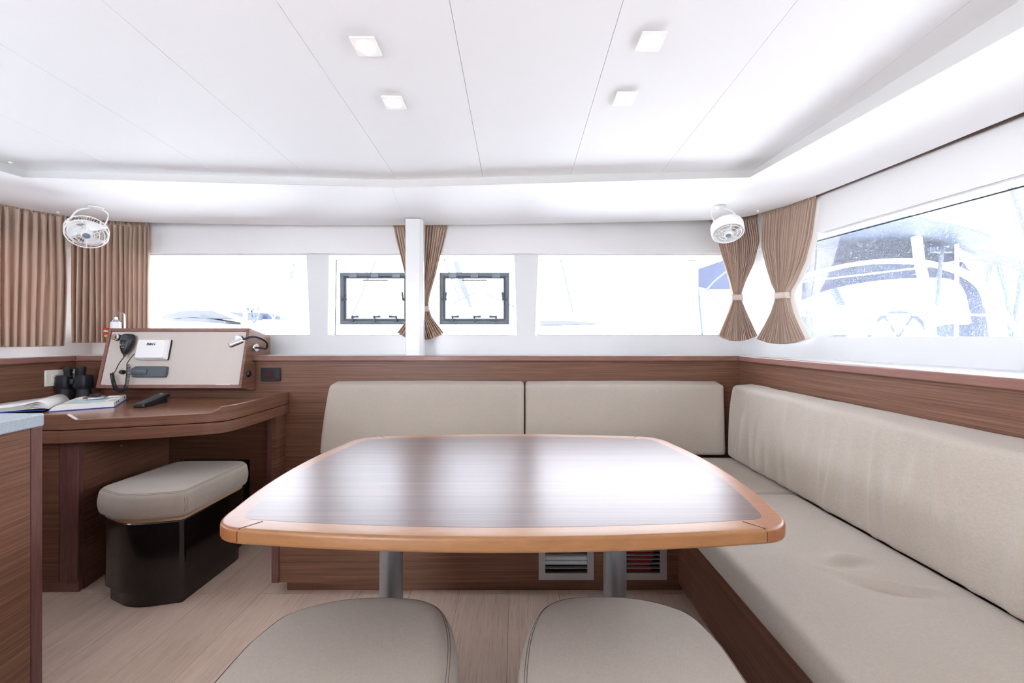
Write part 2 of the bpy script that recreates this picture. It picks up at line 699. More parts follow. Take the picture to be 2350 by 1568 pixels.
def xw_r(y):                             # upper right side wall, splayed like the coachroof
    return 1.56 + (2.15 - y) * 0.15


def xw_l(y):
    return -2.86 - (2.15 - y) * 0.15


YW = 2.62                                # inner face of the front window wall
YG = 2.68                                # glass of the front windows
ZO_T, ZO_B = EYE + 0.541, EYE + 0.017    # top and bottom of window openings

f = MB().box(-3.4, 2.4, -2.3, 2.75, -0.05, 0.0)
fl = struct(f, 'floor', M['floor'])

# lower walls (wood panels)
struct(MB().box(XL - 0.02, XR + 0.02, YF, YF + 0.02, 0.0, Z_CAPB), 'wall_front', M['wood_x'])
struct(MB().box(XR, XR + 0.02, -2.2, YF, 0.0, Z_CAPB), 'wall_right', M['wood_y'])
struct(MB().box(XL - 0.02, XL, -2.2, YF, 0.0, Z_CAPB), 'wall_left', M['wood_y'])
# wooden caps
t1 = MB().prism([(XL, YF, Z_CAPB), (XR, YF, Z_CAPB), (XR - 0.022, YF - 0.022, Z_CAPB), (XL + 0.022, YF - 0.022, Z_CAPB)], (0, 0, 0), (0, 0, 0.032))
t1.box(XL - 0.03, XR + 0.03, YF, YF + 0.03, Z_CAPB + 0.001, Z_CAP - 0.001)
struct(t1, 'trim_1', M['trim_x'], bevel=0.004)
t2 = MB().prism([(XR + 0.03, YF, Z_CAPB), (XR, YF, Z_CAPB), (XR - 0.022, YF - 0.023, Z_CAPB), (XR - 0.022, -2.2, Z_CAPB), (XR + 0.03, -2.2, Z_CAPB)], (0, 0, 0), (0, 0, 0.032))
struct(t2, 'trim_2', M['trim_y'], bevel=0.004)
t3 = MB().prism([(XL - 0.03, YF, Z_CAPB), (XL, YF, Z_CAPB), (XL + 0.022, YF - 0.023, Z_CAPB), (XL + 0.022, -2.2, Z_CAPB), (XL - 0.03, -2.2, Z_CAPB)], (0, 0, 0), (0, 0, 0.032))
struct(t3, 'trim_3', M['trim_y'], bevel=0.004)
# white moulded shelf behind the caps
s = MB().box(xw_l(YW) - 0.1, xw_r(YW) + 0.1, YF + 0.03, YW + 0.1, Z_CAP - 0.03, Z_CAP - 0.002)
s.box(XR + 0.03, 2.4, -2.2, YF + 0.03, Z_CAP - 0.03, Z_CAP - 0.002)
s.box(-3.5, XL - 0.03, -2.2, YF + 0.03, Z_CAP - 0.03, Z_CAP - 0.002)
struct(s, 'trim_4', M['gel'])


def wpt(px, py, y=YW):
    p = P(px, py, y)
    return (p.x, p.z)


ROOF = 2.16
x0, x1 = xw_l(YW), xw_r(YW)
# openings in the front wall: top-left, top-right, bottom-right, bottom-left in x
op = [(wpt(225, 0)[0], wpt(703, 0)[0], wpt(711, 0)[0], wpt(225, 0)[0]),
      (wpt(755, 0)[0], wpt(935, 0)[0], wpt(935, 0)[0], wpt(752, 0)[0]),
      (wpt(968, 0)[0], wpt(1180, 0)[0], wpt(1186, 0)[0], wpt(966, 0)[0]),
      (wpt(1236, 0)[0], wpt(1716, 0)[0], wpt(1716, 0)[0], wpt(1228, 0)[0])]
w = MB()
w.box(x0 - 0.05, x1 + 0.05, YW, YW + 0.1, 0, ZO_B)
w.box(x0 - 0.05, x1 + 0.05, YW, YW + 0.1, ZO_T, ROOF)
edges = [(x0 - 0.05, x0 - 0.05)] + [e for o_ in op for e in ((o_[0], o_[3]), (o_[1], o_[2]))] + [(x1 + 0.05, x1 + 0.05)]
for i in range(0, len(edges), 2):
    (ta, ba), (tb, bb) = edges[i], edges[i + 1]
    a = [(ba, YW, ZO_B), (bb, YW, ZO_B), (tb, YW, ZO_T), (ta, YW, ZO_T)]
    b = [(p[0] + (0.012 if k in (1, 2) and i < len(edges) - 2 else 0) * 0, YW + 0.1, p[2]) for k, p in enumerate(a)]
    w.hexa(a, b)
wall_fu = struct(w, 'wall_front_upper', M['gel'])
# side upper walls with long openings


def side_wall(fx, sgn, name, y_front, y_back):
    m_ = MB()

    def seg(ya, yb, za, zb):
        a = [(fx(ya), ya, za), (fx(yb), yb, za), (fx(yb), yb, zb), (fx(ya), ya, zb)]
        b = [(p[0] + sgn * 0.08, p[1], p[2]) for p in a]
        m_.hexa(a, b)
    seg(-2.25, YW + 0.1, Z_CAP - 0.03, EYE + 0.004)
    seg(-2.25, YW + 0.1, EYE + 0.532, ROOF)
    seg(y_front, YW + 0.1, EYE + 0.004, EYE + 0.532)
    seg(-2.25, y_back, EYE + 0.004, EYE + 0.532)
    return struct(m_, name, M['gel'])


side_wall(xw_r, 1, 'wall_right_upper', 2.27, -0.6)
side_wall(xw_l, -1, 'wall_left_upper', 2.42, -2.0)
# outer lower skin
sk = MB().box(2.3, 2.38, -2.25, 2.72, 0, Z_CAP - 0.03)
sk.box(-3.6, -3.5, -2.25, 2.72, 0, Z_CAP - 0.03)
struct(sk, 'wall_hull', M['gel'])
# aft wall with wide companionway opening
aw = MB().box(-3.6, -2.4, -2.3, -2.22, 0, ROOF)
aw.box(-1.2, 2.4, -2.3, -2.22, 0, ROOF)
aw.box(-2.4, -1.2, -2.3, -2.22, 1.98, ROOF)
struct(aw, 'wall_rear', M['gel'])

# valance panels above the windows
v = MB()
ZV0, ZV1 = EYE + 0.548, ROOF
v.box(x0 + 0.03, x1 - 0.03, YW - 0.022, YW - 0.002, ZV0, ZV1)
struct(v, 'trim_5', M['valance'], bevel=0.004)


def valance_side(fx, sgn, name):
    a = [(fx(2.52) - sgn * 0.005, 2.52, ZV0 - 0.008), (fx(-2.2) - sgn * 0.005, -2.2, ZV0 - 0.008), (fx(-2.2) - sgn * 0.005, -2.2, ZV1), (fx(2.52) - sgn * 0.005, 2.52, ZV1)]
    b = [(p[0] - sgn * 0.018, p[1], p[2]) for p in a]
    struct(MB().hexa(a, b), name, M['valance'], bevel=0.004)


valance_side(xw_r, 1, 'trim_6')
valance_side(xw_l, -1, 'trim_7')

# soffit and recessed main ceiling
R0 = 0.716


def ceil_z(y):
    return EYE + 0.868 - 0.0448 * y


outer = [
    [(1.98, -2.2), (1.80, 0.2), (1.675, 0.95), (1.619, 1.272), (1.586, 1.586), (1.517, 2.04), (1.455, 2.24), (1.385, 2.36)],
    [(1.385, 2.36), (1.31, 2.41), (1.189, 2.444), (0.75, 2.483), (0.3155, 2.51), (-0.3, 2.545), (-0.609, 2.556)],
    [(-0.609, 2.556), (-0.797, 2.559), (-1.2, 2.557), (-1.574, 2.549), (-2.0, 2.522), (-2.328, 2.491), (-2.53, 2.455), (-2.64, 2.40)],
    [(-2.64, 2.40), (-2.71, 2.31), (-2.78, 2.148), (-2.86, 1.7), (-2.93, 1.2), (-3.2, -0.6), (-3.4, -2.2)]]
inner = [
    [(1.64, -2.2), (1.202, 0.944), (1.074, 1.834)],
    [(1.074, 1.834), (-0.609, 1.956)],
    [(-0.609, 1.956), (-2.27, 1.835)],
    [(-2.27, 1.835), (-2.40, 0.94), (-2.85, -2.2)]]
topin = [
    [(1.68, -2.2), (1.236, 0.944), (1.111, 1.866)],
    [(1.111, 1.866), (-0.609, 1.968)],
    [(-0.609, 1.968), (-2.30, 1.872)],
    [(-2.30, 1.872), (-2.44, 0.94), (-2.89, -2.2)]]


def loop3(segs, n=24):
    out = []
    for i, sgm in enumerate(segs):
        pts = [Vector((p[0], p[1], 0)) for p in sgm]
        if len(pts) > 3:
            pts = catmull(pts, 6)
        r = resample(pts, n)
        out += r if i == 0 else r[1:]
    return out


LO, LI, LT = loop3(outer), loop3(inner), loop3(topin)
n = len(LO)
prof = [(1.0, 0.10), (1.0, 0.03), (0.995, 0.010), (0.985, 0.002), (0.96, 0.0), (0.7, 0.012), (0.35, 0.020), (0.03, 0.020), (0.0, 0.021)]
ss = MB()
vs, fs = [], []
for t, dz in prof:
    for i in range(n):
        p = LI[i].lerp(LO[i], t)
        vs.append(Vector((p.x, p.y, EYE + R0 + dz)))
for a in range(len(prof) - 1):
    for i in range(n - 1):
        fs.append((a * n + i, a * n + i + 1, (a + 1) * n + i + 1, (a + 1) * n + i))
ss.add(vs, fs)
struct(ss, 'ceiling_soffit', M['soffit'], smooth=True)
fa = MB()
vs, fs = [], []
for k in range(3):
    for i in range(n):
        if k == 0:
            p = Vector((LI[i].x, LI[i].y, EYE + R0 + 0.021))
        elif k == 1:
            q = LI[i].lerp(LT[i], 0.3)
            p = Vector((q.x, q.y, EYE + R0 + 0.026))
        else:
            p = Vector((LT[i].x, LT[i].y, ceil_z(LT[i].y) + 0.002))
        vs.append(p)
for a in range(2):
    for i in range(n - 1):
        fs.append((a * n + i, a * n + i + 1, (a + 1) * n + i + 1, (a + 1) * n + i))
fa.add(vs, fs)
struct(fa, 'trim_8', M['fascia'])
# centre joint of the soffit
jt = MB().tube([(-0.609, 1.958, EYE + R0 + 0.0195), (-0.66, 2.25, EYE + R0 + 0.0145), (-0.70, 2.53, EYE + R0 + 0.001)], 0.0009, 6)
struct(jt, 'trim_9', M['groove'])

mc = MB()
XJ = [-3.55, -3.13, -2.71, -2.285, -1.86, -1.4375, -1.0125, -0.5875, -0.1635, 0.2615, 0.6865, 1.1115, 1.54, 1.97]
g = 0.0006
for a, b in zip(XJ, XJ[1:]):
    mc.hexa([(a + g, -2.2, ceil_z(-2.2)), (a + g, 2.1, ceil_z(2.1)), (b - g, 2.1, ceil_z(2.1)), (b - g, -2.2, ceil_z(-2.2))],
            [(a + g, -2.2, ceil_z(-2.2) + 0.01), (a + g, 2.1, ceil_z(2.1) + 0.01), (b - g, 2.1, ceil_z(2.1) + 0.01), (b - g, -2.2, ceil_z(-2.2) + 0.01)])
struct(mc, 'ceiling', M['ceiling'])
struct(MB().hexa([(-3.6, -2.25, ceil_z(-2.25) + 0.011), (2.4, -2.25, ceil_z(-2.25) + 0.011), (2.4, 2.2, ceil_z(2.2) + 0.011), (-3.6, 2.2, ceil_z(2.2) + 0.011)],
                 [(-3.6, -2.25, ROOF), (2.4, -2.25, ROOF), (2.4, 2.2, ROOF), (-3.6, 2.2, ROOF)]), 'ceiling_backing', M['groove'])
struct(MB().box(-3.7, 2.5, -2.35, 2.80, ROOF, ROOF + 0.05), 'ceiling_roof', M['gel'])
# thin brown curtain rail along the right side
rl = MB().tube([(xw_r(y) - 0.034, y, EYE + R0 + 0.012) for y in (2.05, 1.6, 1.2, 0.6, -0.5)], 0.006, 8)
o_ = build(rl, 'curtain_rail', M['rail_brown'])
tag(o_, 'thin dark brown curtain rail between ceiling edge and right side valance', 'curtain rail')

# windows
def front_window(i, o4, glass_m):
    tl, tr, br, bl = o4
    name = 'window_%d' % i
    e = 0.02
    zt, zb = ZO_T - 0.018, ZO_B + 0.0
    outr = [(bl + e, zb), (br - e, zb), (tr - e, zt), (tl + e, zt)]
    wd = 0.0035
    inr = [(bl + e + wd, zb + wd), (br - e - wd, zb + wd), (tr - e - wd, zt - wd), (tl + e + wd, zt - wd)]
    m_ = MB()
    for k in range(4):
        a, b, c, d = outr[k], outr[(k + 1) % 4], inr[(k + 1) % 4], inr[k]
        m_.hexa([(q[0], YG - 0.004, q[1]) for q in (a, b, c, d)], [(q[0], YG + 0.008, q[1]) for q in (a, b, c, d)])
    root = struct(m_, name, M['gasket'])
    gl = MB().prism([(q[0], YG, q[1]) for q in ((bl - 0.01, zb - 0.01), (br + 0.01, zb - 0.01), (tr + 0.01, zt + 0.03), (tl - 0.01, zt + 0.03))], (0, 0.0, 0), (0, 0.006, 0))
    build(gl, 'pane', glass_m, root)
    return root


for i, o4 in enumerate(op):
    front_window(i + 1, o4, M['glass'])


def side_window(i, fx, sgn, ya, yb, glass_m):
    o_x = 0.045 * sgn
    zt, zb = EYE + 0.512, EYE - 0.0015
    m_ = MB()
    for za, zb_ in ((zt, zt + 0.006), (zb - 0.003, zb + 0.003)):
        a = [(fx(ya) + o_x, ya, za), (fx(yb) + o_x, yb, za), (fx(yb) + o_x, yb, zb_), (fx(ya) + o_x, ya, zb_)]
        m_.hexa(a, [(p[0] + 0.008 * sgn, p[1], p[2]) for p in a])
    root = struct(m_, 'window_%d' % i, M['gasket'])
    a = [(fx(ya) + o_x, ya, zb - 0.01), (fx(yb) + o_x, yb, zb - 0.01), (fx(yb) + o_x, yb, zt + 0.03), (fx(ya) + o_x, ya, zt + 0.03)]
    build(MB().hexa(a, [(p[0] + 0.006 * sgn, p[1], p[2]) for p in a]), 'pane', glass_m, root)


side_window(5, xw_r, 1, 2.27, -0.6, M['glass_dirty'])
side_window(6, xw_l, -1, 2.42, -2.0, M['glass'])

# decks outside
dk = MB().box(-4.6, 3.4, 2.76, 7.0, 0.80, 0.88)
dk.box(2.42, 3.4, -2.3, 2.76, 0.80, 0.88)
dk.box(-4.6, -3.72, -2.3, 2.76, 0.80, 0.88)
struct(dk, 'floor_deck', M['deck'])

# ------------------------------------------------------------------ mast support post
pm = MB().prism(rounded([(-0.672, 2.41), (-0.585, 2.41), (-0.568, 2.428), (-0.568, 2.47), (-0.672, 2.47)], [0.006, 0.004, 0.004, 0.006, 0.006], 3) and
                [(p.x, p.y, Z_CAP - 0.001) for p in rounded([(-0.672, 2.41), (-0.585, 2.41), (-0.568, 2.428), (-0.568, 2.47), (-0.672, 2.47)], [0.006, 0.004, 0.004, 0.006, 0.006], 3)],
                (0, 0, 0), (0, 0, EYE + R0 + 0.004 - Z_CAP))
tag(build(pm, 'support_post', M['gel']), 'white square post rising from the wood ledge to the ceiling between the hatches', 'post')

# ------------------------------------------------------------------ ceiling downlights and studs
def downlight(x, y, label):
    z = ceil_z(y)
    t = thing('ceiling_light', label, 'ceiling light', (x, y, z - 0.010), 'square ceiling downlights')
    tilt = Matrix.Translation((x, y, z)) @ Matrix.Rotation(-math.atan(0.0448), 4, 'X')
    h = 0.034
    pl = [(p.x, p.y, 0) for p in rounded([(-h, -h), (h, -h), (h, h), (-h, h)], 0.002, 2)]
    build(MB().prism(pl, (0, 0, -0.009), (0, 0, -0.004), tilt), 'plate', M['white_plastic'], t, bevel=0.0008)
    build(MB().box(-h + 0.008, h - 0.008, -h + 0.008, h - 0.008, -0.004, 0.0, tilt), 'spacer', M['groove'], t)
    build(MB().lathe([(0.0215, -0.0092), (0.0215, -0.0112), (0.018, -0.0122), (0.002, -0.0125)], 32, tilt), 'diffuser', M['lamp'], t, smooth=True)


downlight(-0.419, 1.112, 'square ceiling light, the larger one nearer the camera on the left')
downlight(0.3697, 1.0947, 'square ceiling light, the larger one nearer the camera on the right')
downlight(-0.417, 1.359, 'square ceiling light, the smaller one farther back on the left')
downlight(0.364, 1.338, 'square ceiling light, the smaller one farther back on the right')


def stud(p, label, r=0.007):
    m_ = frame_to((0, 0, -1), p)
    o = build(MB().lathe([(r, -0.002), (r, 0.003), (r * 0.8, 0.006), (r * 0.3, 0.0075)], 16, m_), 'ceiling_stud', M['white_plastic'], smooth=True)
    tag(o, label, 'fastener', 'small white studs on the ceiling')


def on_plane_z(px, py, z):
    y = (EYE - z) * F / (py - CY)
    return P(px, py, y)


stud((1.13, 1.79, ceil_z(1.79)), 'small white stud in the right corner of the ceiling recess')
stud((-2.27, 1.79, ceil_z(1.79)), 'small white stud in the left corner of the ceiling recess')
p = on_plane_z(1741, 486, EYE + R0 + 0.001)
stud((p.x - 0.01, p.y - 0.01, p.z + 0.002), 'small white stud on the soffit above the right curtains')
p = on_plane_z(138, 490, EYE + R0 + 0.001)
stud((p.x + 0.01, p.y - 0.02, p.z + 0.002), 'small white stud on the soffit above the left curtains')

# ------------------------------------------------------------------ curtains
def curtain(name, label, path, wf, zt, L_, nf, amp, group=None, tie=None, sag=0.0, seed=1, lining=False, cshift=None, solid=0.0012, nu_mul=12):
    rnd = random.Random(seed)
    pts = resample([Vector((a[0], a[1], 0)) for a in path], 200)
    ph = [rnd.uniform(-0.5, 0.5) for _ in range(nf + 3)]
    am = [rnd.uniform(0.65, 1.25) for _ in range(nf + 3)]

    def base(s_):
        s_ = s_ * 200
        k = int(min(max(math.floor(s_), 0), 199))
        fr = s_ - k
        a, b = pts[k], pts[k + 1]
        q = a + (b - a) * fr
        t = (b - a).normalized()
        return q, Vector((t.y, -t.x, 0))
    width = sum((pts[i + 1] - pts[i]).length for i in range(200))

    def fn(u, v_):
        wv = wf(v_)
        cs = cshift(v_) if cshift else 0.5
        s_ = cs + (u - 0.5) * wv
        q, nn = base(s_)
        k = u * nf
        i = int(min(math.floor(k), nf - 1))
        fr = k - i
        phase = 2 * PI * k + ph[i] * (1 - fr) + ph[i + 1] * fr
        A = am[i] * (1 - fr) + am[i + 1] * fr
        wave = math.sin(phase)
        wave = wave * 0.9 if wave > 0 else wave * 1.7
        head = max(0, 1 - v_ / 0.06)
        big = 0.006 * math.sin(2 * PI * u * nf / 4.3 + ph[0] * 6) * min(1, v_ * 4) * min(1, wv + 0.2)
        a_ = amp(v_) * A * (1 - 0.55 * head)
        off = big + wave * a_ + head * 0.004 * math.sin(phase * 2.3 + 3 * ph[i])
        # soft drift of the folds over the height
        s2 = 0.12 * math.sin(3 * v_ + ph[i] * 9) * wv / nf
        q2, _ = base(s_ + s2)
        z = zt(s_) - v_ * L_
        if sag:
            z += sag * (2 * u - 1) ** 2 * v_ ** 2
        return q2 + nn * off + Vector((0, 0, z))
    c = fn(0.5, 1)
    top = fn(0.5, 0)
    root = thing(name, label, 'curtain', (top.x, top.y, c.z), group)
    build(MB().grid(fn, nf * nu_mul, 56), 'cloth', M['curtain'], root, smooth=True, solid=solid)
    # gathered heading tape
    def hd(u, v_):
        wv = wf(0)
        q, nn = base(0.5 + (u - 0.5) * wv)
        off = 0.006 * math.sin(2 * PI * u * nf * 1.7) + 0.003 * math.sin(2 * PI * u * nf * 0.9 + 1)
        return q + nn * (off + 0.004) + Vector((0, 0, zt(u) + 0.022 - v_ * 0.036))
    build(MB().grid(hd, nf * 14, 3), 'heading', M['curtain'], root, smooth=True, solid=0.0012)
    if lining:
        def ln(u, v_):
            wv = wf(v_) * 1.05 + 0.03 / width * (1 if v_ > 0.1 else v_ * 10)
            cs = cshift(v_) if cshift else 0.5
            q, nn = base(cs + (u - 0.5) * wv + lining * 0.02 * min(1, v_ * 8))
            z = zt(0.5) * 0 + (zt(u) - 0.004 - v_ * (L_ - 0.006)) + sag * (2 * u - 1) ** 2 * v_ ** 2
            return q - nn * (amp(v_) * 1.3 + 0.006) + Vector((0, 0, z))
        build(MB().grid(ln, 24, 30), 'lining', M['lining'], root, smooth=True, solid=0.001, label='white curtain lining')
    if tie is not None:
        v_ = tie
        q, nn = base(cshift(v_) if cshift else 0.5)
        hw = wf(v_) * width * 0.5 + 0.004
        hd_ = amp(v_) * 1.35 + 0.006
        t = Vector((-nn.y, nn.x, 0))
        pts2 = []
        for k in range(28):
            a = 2 * PI * k / 28
            ca, sa = math.cos(a), math.sin(a)
            e = 0.6
            pts2.append(q + t * hw * math.copysign(abs(ca) ** e, ca) + nn * hd_ * math.copysign(abs(sa) ** e, sa))
        zc = zt(0.5) - v_ * L_
        rr = [[p_ + Vector((0, 0, zc + dz)) for p_ in pts2] for dz in (-0.018, 0.018)]
        build(MB().rings(rr, False, False), 'tieback', M['tie'], root, smooth=True, solid=0.0015, label='cream tieback band')
    return root


def lerp_keys(keys):
    def f_(v_):
        for (a, x), (b, y) in zip(keys, keys[1:]):
            if v_ <= b:
                t = (v_ - a) / (b - a)
                return x + (y - x) * t
        return keys[-1][1]
    return f_


ZT = EYE + R0 + 0.012
GC = 'taupe curtains around the saloon windows'
# centre curtain, behind the post
cpx = lambda px, y: (px - CX) / F * y
curtain('curtain', 'narrow taupe curtain tied in the middle, behind the white post', [(cpx(903, 2.585), 2.585), (cpx(1026, 2.585), 2.585)],
        lerp_keys([(0, 1.0), (0.1, 0.92), (0.27, 0.74), (0.45, 0.56), (0.63, 0.35), (0.71, 0.30), (0.75, 0.30), (0.84, 0.42), (0.9, 0.58), (1.0, 0.88)]), lambda s_: ZT, 0.745, 19, lerp_keys([(0, 0.006), (0.5, 0.010), (0.73, 0.012), (1, 0.010)]), GC, tie=0.73, sag=0.05, seed=3, solid=0.001, cshift=lerp_keys([(0, 0.5), (1, 0.5)]))
# right front curtain and right side curtain
curtain('curtain', 'taupe hourglass curtain at the right end of the front windows, behind the right fan', [(cpx(1628, 2.46), 2.465), (cpx(1690, 2.45), 2.455), (cpx(1738, 2.42), 2.42)],
        lerp_keys([(0, 1.0), (0.19, 0.89), (0.37, 0.63), (0.52, 0.34), (0.62, 0.19), (0.68, 0.18), (0.77, 0.34), (0.88, 0.56), (1.0, 0.80)]), lambda s_: ZT, 0.75, 20, lerp_keys([(0, 0.007), (0.3, 0.010), (0.65, 0.014), (1, 0.011)]), GC, tie=0.645, sag=0.035, seed=5, cshift=lerp_keys([(0, 0.5), (0.19, 0.61), (0.37, 0.63), (0.6, 0.60), (1, 0.60)]))
curtain('curtain', 'taupe hourglass curtain at the front end of the right side window', [(1.437, 2.332), (1.485, 2.23), (1.537, 2.045)],
        lerp_keys([(0, 1.0), (0.26, 0.91), (0.43, 0.68), (0.56, 0.42), (0.63, 0.22), (0.68, 0.20), (0.79, 0.36), (0.885, 0.58), (1.0, 0.88)]), lambda s_: ZT, 0.765, 21, lerp_keys([(0, 0.007), (0.3, 0.010), (0.65, 0.014), (1, 0.011)]), GC, tie=0.645, sag=0.03, seed=9, lining=1.6, cshift=lerp_keys([(0, 0.5), (0.26, 0.44), (0.43, 0.43), (0.66, 0.37), (1, 0.34)]))
# drawn curtains on the left
curtain('curtain', 'drawn taupe curtain over the left side window, hanging in loose folds', [(-2.915, 1.70), (-2.862, 1.90), (-2.80, 2.15), (-2.73, 2.33), (-2.69, 2.385)],
        lerp_keys([(0, 1.0), (0.5, 1.0), (1.0, 0.97)]), lambda s_: ZT, 0.78, 22, lerp_keys([(0, 0.010), (0.15, 0.014), (1, 0.017)]), GC, seed=12, solid=0.001)
curtain('curtain', 'drawn taupe curtain at the left end of the front windows, behind the left fan', [(-2.715, 2.42), (-2.62, 2.49), (-2.50, 2.555), (-2.37, 2.572)],
        lerp_keys([(0, 0.97), (0.5, 0.97), (1.0, 0.97)]), lambda s_: ZT, 0.76, 14, lerp_keys([(0, 0.010), (0.15, 0.015), (1, 0.016)]), GC, seed=21, solid=0.001)

# ------------------------------------------------------------------ opening hatches in the two small windows
def hatch(x0_, x1_, z0_, z1_, label):
    y = YG - 0.001
    t = thing('opening_hatch', label, 'hatch', ((x0_ + x1_) / 2, y - 0.012, z0_), 'grey framed opening hatches in the front windows')

    def ring(m_, a, b, c, d, wd, ya, yb):
        m_.box(a, b, ya, yb, c, c + wd)
        m_.box(a, b, ya, yb, d - wd, d)
        m_.box(a, a + wd, ya, yb, c + wd, d - wd)
        m_.box(b - wd, b, ya, yb, c + wd, d - wd)
        return m_
    build(ring(MB(), x0_, x1_, z0_, z1_, 0.026, y - 0.016, y), 'outer_frame', M['frame_light'], t, bevel=0.002)
    build(ring(MB(), x0_ + 0.026, x1_ - 0.026, z0_ + 0.026, z1_ - 0.026, 0.014, y - 0.010, y), 'inner_frame', M['frame_grey'], t, bevel=0.002)
    build(MB().box(x0_ + 0.04, x1_ - 0.04, y - 0.006, y - 0.003, z0_ + 0.04, z1_ - 0.04), 'pane', M['glass'], t)
    W = x1_ - x0_
    for fr in (0.19, 0.5, 0.81):
        cx = x0_ + W * fr
        build(MB().box(cx - 0.026, cx + 0.026, y - 0.024, y - 0.008, z1_ - 0.034, z1_ - 0.008), 'hinge', M['hinge_grey'], t, bevel=0.003)
        sgn = -1 if fr > 0.6 else 1
        k = build(MB().box(cx - 0.026, cx + 0.026, y - 0.020, y - 0.010, z0_ + 0.004, z0_ + 0.018), 'keeper', M['frame_light'], t, bevel=0.002)
        h = MB().box(cx - 0.006, cx + 0.006, y - 0.026, y - 0.014, z0_ + 0.016, z0_ + 0.048)
        h.lathe([(0.009, 0), (0.009, 0.016), (0.006, 0.018)], 16, frame_to((0, -1, 0), (cx, y - 0.016, z0_ + 0.05)))
        h.tube([(cx, y - 0.030, z0_ + 0.05), (cx + sgn * 0.045, y - 0.033, z0_ + 0.052)], [0.006, 0.008], 8)
        build(h, 'handle', M['frame_grey'], t, bevel=0.001)
    for xx, sgn in ((x0_, 1), (x1_, -1)):
        zc = z0_ + (z1_ - z0_) * 0.48
        build(MB().box(xx + sgn * 0.003 - 0.0, xx + sgn * 0.014, y - 0.020, y - 0.010, zc - 0.025, zc + 0.025) if sgn > 0 else
              MB().box(xx - 0.014, xx - 0.003, y - 0.020, y - 0.010, zc - 0.025, zc + 0.025), 'keeper', M['frame_light'], t, bevel=0.002)
        h = MB().tube([(xx + sgn * 0.014, y - 0.018, zc), (xx + sgn * 0.042, y - 0.022, zc)], 0.006, 8)
        h.lathe([(0.009, 0), (0.009, 0.016), (0.006, 0.018)], 16, frame_to((0, -1, 0), (xx + sgn * 0.042, y - 0.012, zc)))
        h.tube([(xx + sgn * 0.042, y - 0.028, zc), (xx + sgn * 0.046, y - 0.031, zc + 0.048)], [0.006, 0.008], 8)
        build(h, 'handle', M['frame_grey'], t, bevel=0.001)
    cx = (x0_ + x1_) / 2 + 0.0
    build(MB().box(cx - 0.085, cx + 0.085, y - 0.0075, y - 0.0062, z1_ - 0.054, z1_ - 0.046), 'sticker', M['frame_light'], t, label='thin printed strip sticker')
    for k in range(8):
        xx = x0_ + W * (0.06 + 0.88 * k / 7)
        for zz in (z1_ - 0.006, z0_ + 0.006):
            build(MB().lathe([(0.0028, 0), (0.0028, 0.0015)], 10, frame_to((0, -1, 0), (xx, y - 0.016, zz))), 'screw', M['frame_grey'], t)
    pass
    return t


a = P(781, 626, YG - 0.01)
b = P(941, 745, YG - 0.01)
hatch(a.x, b.x, b.z, a.z, 'grey framed opening hatch left of the white post')
a = P(1009, 626, YG - 0.01)
b = P(1169, 745, YG - 0.01)
hatch(a.x, b.x, b.z, a.z, 'grey framed opening hatch right of the centre curtain')

